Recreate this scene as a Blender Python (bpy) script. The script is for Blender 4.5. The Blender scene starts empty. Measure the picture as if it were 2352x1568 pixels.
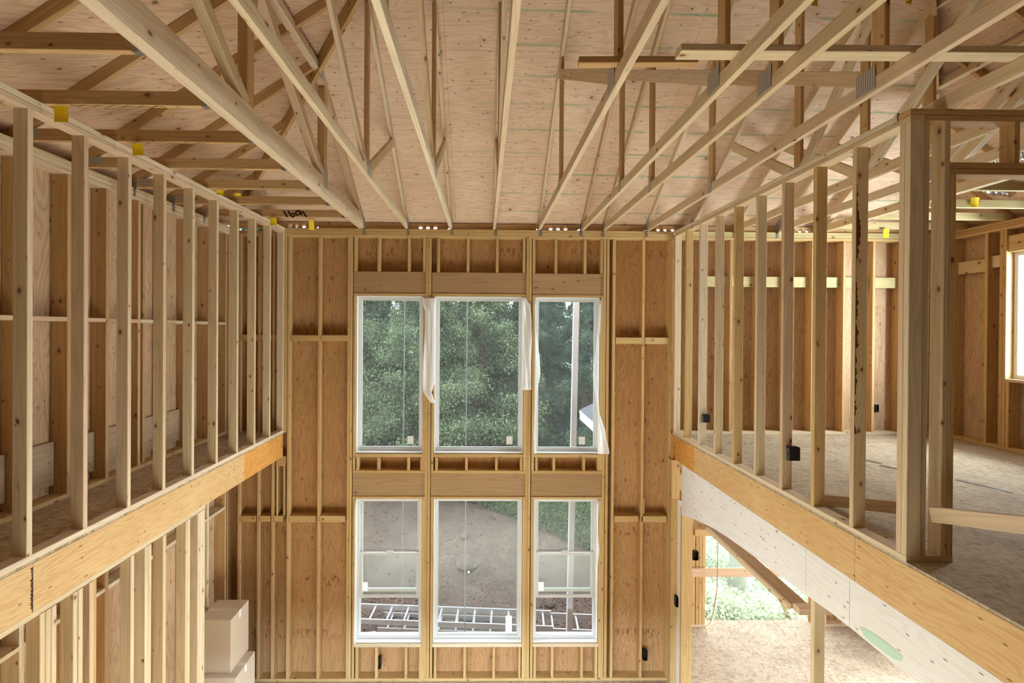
import bpy, math, random
import numpy as np
from mathutils import Vector, Matrix

random.seed(7)
RNG = np.random.default_rng(11)
S = bpy.context.scene
COL = S.collection

# ------------------------------------------------------------------ camera
W, H = 2352, 1568
F, YAW, PIT, ROL, CX, CY, ZC = 1105.0, .0135, -.0043, .0067, 1126.9, 763.3, 4.834
_c, _s = math.cos(YAW), math.sin(YAW)
_cp, _sp = math.cos(PIT), math.sin(PIT)
MX = np.array([[1, 0, 0], [0, _cp, _sp], [0, -_sp, _cp]]) @ np.array([[_c, -_s, 0], [_s, _c, 0], [0, 0, 1]])
_cr, _sr = math.cos(ROL), math.sin(ROL)
cam_d = bpy.data.cameras.new('camera')
cam = bpy.data.objects.new('camera', cam_d)
COL.objects.link(cam)
cr = _cr * MX[0] + _sr * MX[2]
cu = -_sr * MX[0] + _cr * MX[2]
cb = -MX[1]
cam.matrix_world = Matrix(((cr[0], cu[0], cb[0], 0), (cr[1], cu[1], cb[1], 0), (cr[2], cu[2], cb[2], ZC), (0, 0, 0, 1)))
cam_d.sensor_width = 36
cam_d.lens = F / W * 36
cam_d.shift_x = (W / 2 - CX) / W
cam_d.shift_y = (CY - H / 2) / W
cam_d.clip_end = 300
S.camera = cam


def at(px, py, x=None, y=None, z=None):
    """the point of the place that pixel (px, py) shows on the plane x=, y= or z="""
    a, b = (px - CX) / F, (py - CY) / F
    d = MX.T @ np.array([_cr * a + _sr * b, 1, _sr * a - _cr * b])
    t = x / d[0] if x is not None else y / d[1] if y is not None else (z - ZC) / d[2]
    v = d * t
    return Vector((v[0], v[1], v[2] + ZC))


# ------------------------------------------------------------------ light
wd = bpy.data.worlds.new('overcast')
S.world = wd
wd.use_nodes = True
_bg = wd.node_tree.nodes['Background']
_bg.inputs[0].default_value = (.84, .92, 1, 1)
_bg.inputs[1].default_value = 4.5


def area(name, loc, target, sx, sy, e, col=(1, .97, .93)):
    l = bpy.data.lights.new(name, 'AREA')
    l.shape = 'RECTANGLE'
    l.size, l.size_y, l.energy, l.color = sx, sy, e, col
    o = bpy.data.objects.new(name, l)
    COL.objects.link(o)
    o.location = loc
    o.rotation_euler = (Vector(target) - Vector(loc)).to_track_quat('-Z', 'Y').to_euler()
    return o


area('floor_bounce_fill', (0, 2.7, 1.0), (0, 2.7001, 0), 4.6, 2.4, 930, (.7, .86, 1))  # added lamp below the frame, aimed down so the floor bounces light upward
area('daylight_loft_window', (7.4, 4.75, 5.0), (3.0, 5.8, 4.2), 1.5, 1.5, 520, (.88, .95, 1))
area('daylight_side_door', (7.4, 5.3, 1.35), (-1.5, 5.2, 1.0), 2.0, 1.8, 300, (.9, .96, 1))
area('daylight_porch', (4.6, 9.5, 2.9), (4.5, 7.3, 0), 2.0, 1.2, 40, (.95, .98, 1))
S.view_settings.view_transform = 'Standard'
S.view_settings.look = 'None'
S.view_settings.exposure = 0.12
S.view_settings.gamma = 1.0
S.view_settings.use_curve_mapping = False


# ------------------------------------------------------------------ materials
def lin(r, g, b):
    return tuple(((c / 255 / 12.92) if c < 10 else ((c / 255 + .055) / 1.055) ** 2.4) for c in (r, g, b)) + (1,)


class N:
    def __init__(s, name):
        s.m = bpy.data.materials.new(name)
        s.m.use_nodes = True
        s.t = s.m.node_tree
        s.t.nodes.clear()
        s.out = s.t.nodes.new('ShaderNodeOutputMaterial')

    def n(s, typ, ins=None, **kw):
        nd = s.t.nodes.new('ShaderNode' + typ)
        for k, v in kw.items():
            setattr(nd, k, v)
        for k, v in (ins or {}).items():
            if hasattr(v, 'is_output'):
                s.t.links.new(v, nd.inputs[k])
            else:
                nd.inputs[k].default_value = v
        return nd

    def math(s, op, a, b=0.0, c=0.0):
        return s.n('Math', {0: a, 1: b, 2: c}, operation=op).outputs[0]

    def mix(s, f, a, b):
        nd = s.n('Mix', data_type='RGBA')
        for k, v in ((0, f), (6, a), (7, b)):
            if hasattr(v, 'is_output'):
                s.t.links.new(v, nd.inputs[k])
            else:
                nd.inputs[k].default_value = v
        return nd.outputs[2]

    def ramp(s, f, stops):
        nd = s.n('ValToRGB', {0: f})
        e = nd.color_ramp.elements
        while len(e) < len(stops):
            e.new(.5)
        for i, (p, c) in enumerate(stops):
            e[i].position = p
            e[i].color = c if len(c) == 4 else tuple(c) + (1,)
        return nd.outputs[0]

    def step(s, v, a, b):
        return s.n('MapRange', {0: v, 1: a, 2: b, 3: 0.0, 4: 1.0}).outputs[0]

    def noise(s, vec, scale=1, detail=2, rough=.5, dist=0):
        return s.n('TexNoise', {'Vector': vec, 'Scale': scale, 'Detail': detail, 'Roughness': rough, 'Distortion': dist}).outputs[0]

    def vec(s, x, y, z=0.0):
        return s.n('CombineXYZ', {0: x, 1: y, 2: z}).outputs[0]

    def uv(s):
        sp = s.n('SeparateXYZ', {0: s.n('UVMap').outputs[0]})
        return sp.outputs[0], sp.outputs[1]

    def surf(s, col, rough=.7, metal=0.0, spec=.3, bump=None, bs=.2, alpha=None):
        b = s.n('BsdfPrincipled', {'Base Color': col, 'Roughness': rough, 'Metallic': metal, 'Specular IOR Level': spec})
        if bump is not None:
            s.t.links.new(s.n('Bump', {'Height': bump, 'Strength': bs, 'Distance': .004}).outputs[0], b.inputs['Normal'])
        s.t.links.new(b.outputs[0], s.out.inputs[0])
        return s.m


def lumber(name, stops, dark=.72, knots=.7, grey=.3):
    m = N(name)
    u, v = m.uv()
    rnd = m.n('ObjectInfo').outputs['Random']
    z = m.math('MULTIPLY', rnd, 37.0)
    base = m.ramp(rnd, stops)
    g1 = m.noise(m.vec(m.math('MULTIPLY', u, 1.1), m.math('MULTIPLY', v, 45.0), z), 1, 4, .6, .5)
    lo = m.noise(m.vec(m.math('MULTIPLY', u, .55), m.math('MULTIPLY', v, 7.0), z), 1, 1, .5, .3)
    ring = m.math('SINE', m.math('MULTIPLY_ADD', lo, 60.0, m.math('MULTIPLY', v, 160.0)))
    f = m.math('ADD', m.math('MULTIPLY', m.step(g1, .35, .7), .55), m.math('MULTIPLY', m.step(ring, .1, 1), .35))
    col = m.mix(f, base, m.n('HueSaturation', {'Saturation': 1.12, 'Value': dark, 'Color': base}).outputs[0])
    big = m.noise(m.vec(m.math('MULTIPLY', u, .8), m.math('MULTIPLY', v, 3.0), z), 1, 2)
    col = m.mix(m.math('MULTIPLY', m.step(big, .5, .8), .3), col, m.n('HueSaturation', {'Value': .8, 'Saturation': 1.1, 'Color': base}).outputs[0])
    vo = m.n('TexVoronoi', {'Vector': m.vec(m.math('MULTIPLY', u, 5.0), m.math('MULTIPLY', v, 8.0)), 'Scale': 1.0}, voronoi_dimensions='2D')
    kd = m.math('DIVIDE', vo.outputs['Distance'], m.math('MULTIPLY_ADD', m.n('SeparateColor', {0: vo.outputs['Color']}).outputs[1], 1.1, .35))
    kn = m.math('MULTIPLY', m.step(kd, .085, .05), m.step(m.n('SeparateColor', {0: vo.outputs['Color']}).outputs[0], knots, knots + .05))
    halo = m.math('MULTIPLY', m.step(kd, .2, .06), m.step(m.n('SeparateColor', {0: vo.outputs['Color']}).outputs[0], knots, knots + .05))
    col = m.mix(m.math('MULTIPLY', halo, .35), col, lin(165, 105, 55))
    col = m.mix(m.math('MULTIPLY', kn, .8), col, lin(92, 56, 30))
    st = m.noise(m.vec(m.math('MULTIPLY', u, 6.0), m.math('MULTIPLY', v, 30.0), z), 1, 3)
    col = m.mix(m.math('MULTIPLY', m.step(st, .68, .75), grey), col, lin(120, 95, 70))
    return m.surf(col, .65, spec=.25)


LIGHT = lumber('fir_lumber', [(0, lin(224, 204, 170)), (.3, lin(216, 190, 152)), (.55, lin(230, 212, 182)), (.8, lin(212, 180, 148)), (1, lin(234, 218, 190))])
GOLD = lumber('golden_lumber', [(0, lin(208, 174, 122)), (.5, lin(200, 162, 110)), (1, lin(214, 182, 130))], .75)
DARKW = lumber('dull_brown_lumber', [(0, lin(182, 148, 110)), (1, lin(172, 138, 102))], .72)
BROWN = lumber('brown_lumber', [(0, lin(208, 172, 124)), (.5, lin(198, 158, 112)), (1, lin(216, 182, 134))], .7)
GREYW = lumber('weathered_lumber', [(0, lin(190, 164, 134)), (1, lin(176, 150, 124))], .72, .8, .5)
YELLOW = lumber('greenish_lumber', [(0, lin(202, 186, 136)), (1, lin(210, 194, 146))], .78)


def plywood(name, c1, c2, dark, sx=1.0, sy=9.0, knots=.62, chalk=False, stamps=False, seams=None, kscale=5.0):
    m = N(name)
    u, v = m.uv()
    w = m.noise(m.vec(m.math('MULTIPLY', u, sx), m.math('MULTIPLY', v, sy)), 1, 2, .5, .6)
    ring = m.math('SINE', m.math('MULTIPLY', w, 75.0))
    bigc = m.noise(m.vec(u, v), .9, 2)
    col = m.mix(m.step(bigc, .3, .7), c1, c2)
    col = m.mix(m.math('MULTIPLY', m.step(ring, -.2, 1), .36), col, dark)
    fine = m.noise(m.vec(m.math('MULTIPLY', u, sx * 3), m.math('MULTIPLY', v, sy * 12)), 1, 3)
    col = m.mix(m.math('MULTIPLY', m.step(fine, .5, .75), .38), col, dark)
    vo = m.n('TexVoronoi', {'Vector': m.vec(m.math('MULTIPLY', u, kscale * .8), m.math('MULTIPLY', v, kscale * 1.1)), 'Scale': 1.0}, voronoi_dimensions='2D')
    r = m.n('SeparateColor', {0: vo.outputs['Color']}).outputs[0]
    on = m.step(r, knots, knots + .02)
    vd = m.math('DIVIDE', vo.outputs['Distance'], m.math('MULTIPLY_ADD', m.n('SeparateColor', {0: vo.outputs['Color']}).outputs[2], 1.5, .3))
    d = m.math('ADD', vd, m.math('MULTIPLY', m.noise(m.vec(u, v), 40, 1), .05))
    col = m.mix(m.math('MULTIPLY', m.math('MULTIPLY', m.step(d, .17, .05), on), .4), col, dark)
    col = m.mix(m.math('MULTIPLY', m.math('MULTIPLY', m.step(d, .066, .045), on), .75), col, lin(70, 44, 28))
    # short dark checks
    vc = m.n('TexVoronoi', {'Vector': m.vec(m.math('MULTIPLY', u, 5.0), m.math('MULTIPLY', v, 14.0)), 'Scale': 1.0}, voronoi_dimensions='2D')
    rc = m.n('SeparateColor', {0: vc.outputs['Color']}).outputs[1]
    col = m.mix(m.math('MULTIPLY', m.math('MULTIPLY', m.step(vc.outputs['Distance'], .085, .05), m.step(rc, .62, .64)), .7), col, lin(84, 52, 34))
    if seams:
        for (c, per, off) in seams:
            q = u if c == 'u' else v
            fr = m.math('FRACT', m.math('DIVIDE', m.math('ADD', q, off), per))
            col = m.mix(m.math('MULTIPLY', m.step(m.math('ABSOLUTE', m.math('SUBTRACT', fr, .5)), .5 - .002 / per * 1.2, .5), .8), col, lin(80, 54, 40))
    if chalk:
        ln = m.math('ABSOLUTE', m.math('SUBTRACT', m.math('FRACT', m.math('DIVIDE', m.math('ADD', v, m.math('MULTIPLY', u, .012)), .305)), .5))
        wob = m.noise(m.vec(m.math('MULTIPLY', u, 1.3), m.math('MULTIPLY', v, 6.0)), 1, 2)
        lm = m.math('MULTIPLY', m.step(ln, .06, .015), m.step(wob, .42, .55))
        lm = m.math('MULTIPLY', lm, m.step(u, -.6, .9))
        col = m.mix(m.math('MULTIPLY', lm, .6), col, lin(104, 160, 122))
    if stamps:
        blk = m.noise(m.vec(m.math('MULTIPLY', v, 26.0), m.math('MULTIPLY', u, 9.0)), 1, 1)
        for zc in (5.93, 4.78, 2.02, 1.3, .58):
            b = m.step(m.math('ABSOLUTE', m.math('SUBTRACT', u, zc)), .07, .05)
            g = m.noise(m.vec(m.math('MULTIPLY', v, 1.6), zc), 1, 0)
            col = m.mix(m.math('MULTIPLY', m.math('MULTIPLY', m.math('MULTIPLY', b, m.step(blk, .52, .58)), m.step(g, .45, .55)), .5), col, lin(116, 58, 34))
    return m.surf(col, .75, spec=.2)


PLY_ROOF = plywood('roof_plywood', lin(234, 208, 184), lin(224, 194, 166), lin(190, 152, 124), knots=.72, chalk=True, seams=[('v', 1.22, .22), ('u', 2.44, .4)], kscale=3.2)
PLY_ROOF2 = plywood('side_roof_plywood', lin(220, 190, 160), lin(208, 174, 144), lin(170, 126, 98), sx=1.0, sy=6.0, knots=.7, seams=[('v', 1.22, .5)], kscale=3.0)
PLY_WALL = plywood('wall_plywood', lin(198, 156, 110), lin(188, 144, 98), lin(150, 98, 60), sx=.9, sy=7.0, knots=.62, stamps=True, seams=[('u', 2.44, .1)], kscale=4.5)
PLY_SIDE = plywood('side_wall_plywood', lin(206, 176, 142), lin(194, 160, 126), lin(156, 114, 82), sx=.9, sy=7.0, knots=.66, kscale=5)
PLY_PALE = plywood('pale_plywood', lin(240, 238, 238), lin(234, 230, 228), lin(218, 208, 202), sx=.8, sy=9.0, knots=.7, kscale=5)
LVL_ORANGE = plywood('orange_beam_face', lin(222, 164, 88), lin(212, 150, 72), lin(176, 104, 40), sx=1.2, sy=12.0, knots=.86, kscale=4)
LVL = plywood('laminated_beam_face', lin(220, 186, 136), lin(212, 174, 120), lin(184, 132, 80), sx=1.2, sy=12.0, knots=.86, kscale=4)


def osb(name, a, b, d):
    m = N(name)
    u, v = m.uv()
    vo = m.n('TexVoronoi', {'Vector': m.vec(m.math('MULTIPLY', u, 22.0), m.math('MULTIPLY', v, 58.0)), 'Scale': 1.0}, voronoi_dimensions='2D')
    vo2 = m.n('TexVoronoi', {'Vector': m.vec(m.math('MULTIPLY', u, 52.0), m.math('MULTIPLY', v, 20.0)), 'Scale': 1.0}, voronoi_dimensions='2D')
    r = m.n('SeparateColor', {0: vo.outputs['Color']}).outputs[0]
    r2 = m.n('SeparateColor', {0: vo2.outputs['Color']}).outputs[1]
    col = m.ramp(m.math('MULTIPLY', m.math('ADD', r, r2), .5), [(.1, d), (.45, a), (.75, b)])
    dirt = m.noise(m.vec(u, v), 1.6, 4, .6)
    col = m.mix(m.math('MULTIPLY', m.step(dirt, .5, .75), .45), col, lin(120, 104, 88))
    for q, per in ((u, 2.44), (v, 1.22)):
        fr = m.math('FRACT', m.math('DIVIDE', q, per))
        col = m.mix(m.math('MULTIPLY', m.step(m.math('ABSOLUTE', m.math('SUBTRACT', fr, .5)), .498, .5), .6), col, lin(80, 66, 52))
    return m.surf(col, .75, spec=.25)


OSB = osb('strand_board', lin(182, 166, 143), lin(194, 179, 157), lin(158, 140, 116))
OSB_DK = osb('dusty_strand_board', lin(184, 162, 132), lin(196, 176, 148), lin(156, 132, 102))


def plain(name, c, rough=.5, metal=0.0, spec=.4, var=0.0, vs=30):
    m = N(name)
    col = c
    if var:
        tc = m.n('TexCoord').outputs['Object']
        col = m.mix(m.math('MULTIPLY', m.step(m.noise(tc, vs, 3), .35, .7), var), c, tuple(x * .55 for x in c[:3]) + (1,))
    return m.surf(col, rough, metal, spec)


VINYL = plain('white_vinyl', lin(212, 212, 210), .45)
GALV = plain('galvanised_steel', lin(172, 172, 170), .4, .85, var=.4, vs=60)
ALU = plain('aluminium', lin(225, 228, 232), .35, .55, var=.15)
BLACK = plain('black_plastic', lin(24, 22, 22), .5)
INK = plain('dark_ink', lin(40, 24, 16), .8)
CARD = plain('cardboard', lin(214, 194, 170), .85, var=.06, vs=4)
CARD_LIT = plain('toplit_cardboard', lin(238, 228, 214), .8, var=.04, vs=4)  # brighter copy of the cardboard: light on the box tops put into the colour
TAPE = plain('clear_tape', lin(250, 249, 246), .3)
PAPER = plain('white_paper', lin(238, 238, 236), .7)
WHITEP = plain('white_paint', lin(236, 236, 238), .5)
GREYP = plain('grey_painted_post', lin(214, 216, 222), .5, var=.08, vs=6)
FOIL = plain('foil', lin(225, 225, 228), .22, 1.0)
ROPE = plain('grey_rope', lin(150, 160, 158), .9)
BARK = plain('bark', lin(112, 98, 88), .95, var=.5, vs=12)
ROCK = plain('rock', lin(98, 86, 77), .9, var=.5, vs=7)
SHINGLE = plain('grey_shingle', lin(92, 94, 100), .9, var=.3, vs=25)
CORD = plain('orange_cord', lin(190, 120, 90), .7)

m = N('yellow_tag_paper')
u, v = m.uv()
ln = m.step(m.math('ABSOLUTE', m.math('SUBTRACT', m.math('FRACT', m.math('MULTIPLY', v, 11.0)), .5)), .2, .12)
br = m.step(m.noise(m.vec(m.math('MULTIPLY', u, 22.0), m.math('FLOOR', m.math('MULTIPLY', v, 11.0))), 1, 0), .42, .5)
TAG = m.surf(m.mix(m.math('MULTIPLY', m.math('MULTIPLY', ln, br), .16), lin(240, 204, 16), lin(120, 90, 10)), .6)

m = N('perforated_plate')
u, v = m.uv()
a = m.math('ABSOLUTE', m.math('SUBTRACT', m.math('FRACT', m.math('MULTIPLY', u, 60.0)), .5))
b = m.math('ABSOLUTE', m.math('SUBTRACT', m.math('FRACT', m.math('MULTIPLY', v, 90.0)), .5))
PLATE = m.surf(m.mix(m.math('MULTIPLY', m.step(a, .2, .28), m.step(b, .16, .24)), lin(196, 192, 186), lin(96, 88, 80)), .45, .4)

m = N('soil')
tc = m.n('TexCoord').outputs['Object']
n1 = m.noise(tc, 2.2, 6, .65)
n2 = m.noise(tc, 26, 4, .7)
col = m.ramp(n1, [(.3, lin(84, 70, 61)), (.7, lin(110, 95, 84))])
col = m.mix(m.math('MULTIPLY', m.step(n2, .48, .6), .75), col, lin(46, 38, 34))
col = m.mix(m.math('MULTIPLY', m.step(m.noise(tc, 44, 3, .6), .56, .68), .6), col, lin(150, 134, 122))
vo = m.n('TexVoronoi', {'Vector': tc, 'Scale': 9.0})
col = m.mix(m.math('MULTIPLY', m.step(vo.outputs['Distance'], .16, .1), m.step(m.n('SeparateColor', {0: vo.outputs['Color']}).outputs[0], .8, .82)), col, lin(140, 124, 110))
SOIL = m.surf(col, .95, spec=.1, bump=m.math('ADD', n1, n2), bs=.6)


def leafmat(name, a, b, trans=.25):
    m = N(name)
    g = m.n('NewGeometry')
    n1 = m.noise(g.outputs['Position'], 2.2, 3)
    rp = g.outputs['Random Per Island']
    col = m.mix(m.math('MULTIPLY_ADD', m.step(n1, .35, .65), .5, m.math('MULTIPLY', rp, .5)), a, b)
    d = m.n('BsdfDiffuse', {0: col})
    t = m.n('BsdfTranslucent', {0: col})
    mx = m.n('MixShader', {0: trans, 1: d.outputs[0], 2: t.outputs[0]})
    m.t.links.new(mx.outputs[0], m.out.inputs[0])
    return m.m


LEAF_A = leafmat('broad_leaves', lin(60, 76, 54), lin(146, 162, 124))
LEAF_B = leafmat('fir_needles', lin(46, 60, 50), lin(104, 122, 102))
LEAF_GLARE = leafmat('glare_whitened_leaves', lin(190, 208, 166), lin(242, 245, 234))  # near-white green: the overexposed glare at the doorway put into the leaf colour

# dusty window glass: mostly clear, a thin film of dust that scatters a little light
m = N('dusty_glass')
tcn = m.n('TexCoord').outputs['Object']
dust = m.math('MULTIPLY_ADD', m.noise(tcn, 2.5, 3), .02, .008)
tr = m.n('BsdfTransparent', {0: (.95, .97, .96, 1)})
df = m.n('AddShader', {0: m.n('BsdfDiffuse', {0: (.8, .82, .82, 1)}).outputs[0], 1: m.n('BsdfTranslucent', {0: (.8, .82, .82, 1)}).outputs[0]})
m1 = m.n('MixShader', {0: dust, 1: tr.outputs[0], 2: df.outputs[0]})
m2 = m.n('MixShader', {0: .015, 1: m1.outputs[0], 2: m.n('BsdfGlossy', {'Roughness': .02}).outputs[0]})
m.t.links.new(m2.outputs[0], m.out.inputs[0])
GLASS = m.m

m = N('translucent_film')
tr = m.n('BsdfTransparent', {0: (1, 1, 1, 1)})
df = m.n('AddShader', {0: m.n('BsdfDiffuse', {0: (.56, .57, .58, 1)}).outputs[0], 1: m.n('BsdfTranslucent', {0: (.5, .5, .5, 1)}).outputs[0]})
m1 = m.n('MixShader', {0: .72, 1: tr.outputs[0], 2: df.outputs[0]})
m2 = m.n('MixShader', {0: .07, 1: m1.outputs[0], 2: m.n('BsdfGlossy', {'Roughness': .25}).outputs[0]})
m.t.links.new(m2.outputs[0], m.out.inputs[0])
FILM = m.m


# ------------------------------------------------------------------ builders
def tag(o, label=None, cat=None, group=None, kind=None):
    if label: o['label'] = label
    if cat: o['category'] = cat
    if group: o['group'] = group
    if kind: o['kind'] = kind
    return o


def empty(name, loc, label, cat, group=None):
    o = bpy.data.objects.new(name, None)
    o.empty_display_size = .1
    COL.objects.link(o)
    o.location = loc
    return tag(o, label, cat, group)


def wpos(p):
    l = Vector((0, 0, 0))
    while p is not None:
        l += p.location
        p = p.parent
    return l


def mesh_obj(name, verts, faces, mat, parent=None, uvs=None, smooth=False):
    """verts in world metres; the object's origin goes to the middle of its box"""
    V = [Vector(v) for v in verts]
    lo = Vector([min(v[i] for v in V) for i in range(3)])
    hi = Vector([max(v[i] for v in V) for i in range(3)])
    c = (lo + hi) / 2
    me = bpy.data.meshes.new(name)
    me.from_pydata([v - c for v in V], [], faces)
    if uvs is not None:
        ul = me.uv_layers.new(name='UVMap')
        ul.data.foreach_set('uv', [q for f in uvs for p in f for q in p])
    if smooth:
        me.polygons.foreach_set('use_smooth', [True] * len(me.polygons))
    if mat is not None:
        me.materials.append(mat)
    o = bpy.data.objects.new(name, me)
    COL.objects.link(o)
    if parent is not None:
        o.parent = parent
        o.location = c - wpos(parent)
    else:
        o.location = c
    return o


class MB:
    """collects boxes and sheets of ONE part"""
    def __init__(s):
        s.v, s.f, s.u = [], [], []

    def beam(s, a, b, w, h, up=(0, 0, 1), ch=.003):
        a, b = Vector(a), Vector(b)
        d = (b - a).normalized()
        side = d.cross(Vector(up)).normalized()
        upv = side.cross(d).normalized()
        x, y = w / 2, h / 2
        c = min(ch, x * .3, y * .3)
        prof = [(-x + c, -y), (x - c, -y), (x, -y + c), (x, y - c), (x - c, y), (-x + c, y), (-x, y - c), (-x, -y + c)]
        n0 = len(s.v)
        for p in (a, b):
            for q in prof:
                s.v.append(p + side * q[0] + upv * q[1])
        L = (b - a).length
        ou, ov = random.random() * 40, random.random() * 40
        per = 0.0
        for i in range(8):
            j = (i + 1) % 8
            e = math.dist(prof[i], prof[j])
            s.f.append((n0 + i, n0 + j, n0 + 8 + j, n0 + 8 + i))
            s.u.append(((ou, ov + per), (ou, ov + per + e), (ou + L, ov + per + e), (ou + L, ov + per)))
            per += e
        s.f.append(tuple(n0 + i for i in reversed(range(8))))
        s.u.append(tuple((ou + prof[i][0] * .3, ov + prof[i][1]) for i in reversed(range(8))))
        s.f.append(tuple(n0 + 8 + i for i in range(8)))
        s.u.append(tuple((ou + prof[i][0] * .3, ov + prof[i][1]) for i in range(8)))
        return s

    def box(s, x0, x1, y0, y1, z0, z1, ch=.003):
        d = [x1 - x0, y1 - y0, z1 - z0]
        c = [(x0 + x1) / 2, (y0 + y1) / 2, (z0 + z1) / 2]
        k = max(range(3), key=lambda i: d[i])
        a, b = list(c), list(c)
        a[k] -= d[k] / 2
        b[k] += d[k] / 2
        if k == 2: return s.beam(a, b, d[0], d[1], (0, 1, 0), ch)
        if k == 0: return s.beam(a, b, d[1], d[2], (0, 0, 1), ch)
        return s.beam(a, b, d[0], d[2], (0, 0, 1), ch)

    def slab(s, pts, th, uvf, n=None):
        """a flat polygon with thickness along n; uvf maps a point to uv metres"""
        pts = [Vector(p) for p in pts]
        if n is None:
            n = (pts[1] - pts[0]).cross(pts[2] - pts[0]).normalized()
        n = Vector(n) * th
        n0, k = len(s.v), len(pts)
        s.v += pts + [p + n for p in pts]
        s.f.append(tuple(range(n0, n0 + k)))
        s.u.append(tuple(uvf(p) for p in pts))
        s.f.append(tuple(n0 + k + i for i in reversed(range(k))))
        s.u.append(tuple(uvf(p) for p in reversed(pts)))
        for i in range(k):
            j = (i + 1) % k
            s.f.append((n0 + j, n0 + i, n0 + k + i, n0 + k + j))
            s.u.append((uvf(pts[j]), uvf(pts[i]), uvf(pts[i]), uvf(pts[j])))
        return s

    def grid(s, fn, nu, nv, th=0.0):
        n0 = len(s.v)
        for j in range(nv + 1):
            for i in range(nu + 1):
                s.v.append(Vector(fn(i / nu, j / nv)))
        for j in range(nv):
            for i in range(nu):
                a = n0 + j * (nu + 1) + i
                s.f.append((a, a + 1, a + nu + 2, a + nu + 1))
                s.u.append(((i / nu, j / nv), ((i + 1) / nu, j / nv), ((i + 1) / nu, (j + 1) / nv), (i / nu, (j + 1) / nv)))
        return s

    def tube(s, pts, r, k=8, cap=True):
        pts = [Vector(p) for p in pts]
        n0 = len(s.v)
        for i, p in enumerate(pts):
            d = (pts[min(i + 1, len(pts) - 1)] - pts[max(i - 1, 0)]).normalized()
            a = d.orthogonal().normalized() if abs(d.z) < .9 else d.cross(Vector((0, 1, 0))).normalized()
            b = d.cross(a)
            rr = r[i] if hasattr(r, '__len__') else r
            for q in range(k):
                t = 2 * math.pi * q / k
                s.v.append(p + (a * math.cos(t) + b * math.sin(t)) * rr)
        for i in range(len(pts) - 1):
            for q in range(k):
                w = (q + 1) % k
                s.f.append((n0 + i * k + q, n0 + i * k + w, n0 + (i + 1) * k + w, n0 + (i + 1) * k + q))
                s.u.append(((0, 0), (1, 0), (1, 1), (0, 1)))
        if cap:
            s.f.append(tuple(n0 + q for q in reversed(range(k))))
            s.u.append(tuple((0, 0) for _ in range(k)))
            s.f.append(tuple(n0 + (len(pts) - 1) * k + q for q in range(k)))
            s.u.append(tuple((0, 0) for _ in range(k)))
        return s

    def done(s, name, mat, parent=None, smooth=False):
        return mesh_obj(name, s.v, s.f, mat, parent, s.u, smooth)


def box(name, x0, x1, y0, y1, z0, z1, mat, parent=None, ch=.003):
    return MB().box(x0, x1, y0, y1, z0, z1, ch).done(name, mat, parent)


def beam(name, a, b, w, h, mat, parent=None, up=(0, 0, 1)):
    return MB().beam(a, b, w, h, up).done(name, mat, parent)


def holed(name, axis, a0, a1, z0, z1, d0, d1, holes, mat):
    """a wall sheet: along 'x' or 'y' from a0 to a1, holes = (a, b, z, z)"""
    As = sorted({a0, a1, *[h[0] for h in holes], *[h[1] for h in holes]})
    Zs = sorted({z0, z1, *[h[2] for h in holes], *[h[3] for h in holes]})
    mb = MB()
    for i in range(len(As) - 1):
        k = 0
        while k < len(Zs) - 1:
            am = (As[i] + As[i + 1]) / 2
            solid = lambda q: not any(h[0] < am < h[1] and h[2] < (Zs[q] + Zs[q + 1]) / 2 < h[3] for h in holes)
            if not solid(k):
                k += 1
                continue
            e = k
            while e + 1 < len(Zs) - 1 and solid(e + 1): e += 1
            p, q, zb, zt = As[i], As[i + 1], Zs[k], Zs[e + 1]
            uvf = lambda w: (w.z, w.x if axis == 'x' else w.y)
            if axis == 'x':
                mb.slab([(p, d0, zb), (q, d0, zb), (q, d0, zt), (p, d0, zt)], d1 - d0, uvf, (0, 1, 0))
            else:
                mb.slab([(d0, p, zb), (d0, q, zb), (d0, q, zt), (d0, p, zt)], d1 - d0, uvf, (1, 0, 0))
            k = e + 1
    o = mb.done(name, mat)
    o['kind'] = 'structure'
    return o


# ------------------------------------------------------------------ main measures
YB, YS = 6.61, 6.75            # stud face and sheathing face of the back wall
XL, XR = -2.73, 2.615          # room faces of the two loft partitions
XO, XI = -3.45, 6.35           # stud faces of the outer left and right walls
ZF, ZT = 3.42, 6.218           # loft floor, top of the wall plates
ZST = 6.142                    # stud tops
T, D4, D6 = .038, .089, .14


def X(px, py=800, y=YB): return at(px, py, y=y).x
def Z(py, px=1100, y=YB): return at(px, py, y=y).z


WX = [(817, 971.5), (997, 1203), (1228.5, 1379)]
wx = [(X(a), X(b)) for a, b in WX]
zhu, zsu = Z(680), Z(1043)      # upper windows: head and sill
zhl, zsl = Z(1146), Z(1478)     # lower windows

# ------------------------------------------------------------------ setting
def fl(name, x0, x1, y0, y1, z, th, mat):
    o = MB().slab([(x0, y0, z), (x1, y0, z), (x1, y1, z), (x0, y1, z)], th, lambda p: (p.x, p.y), (0, 0, -1)).done(name, mat)
    o['kind'] = 'structure'
    return o


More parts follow.
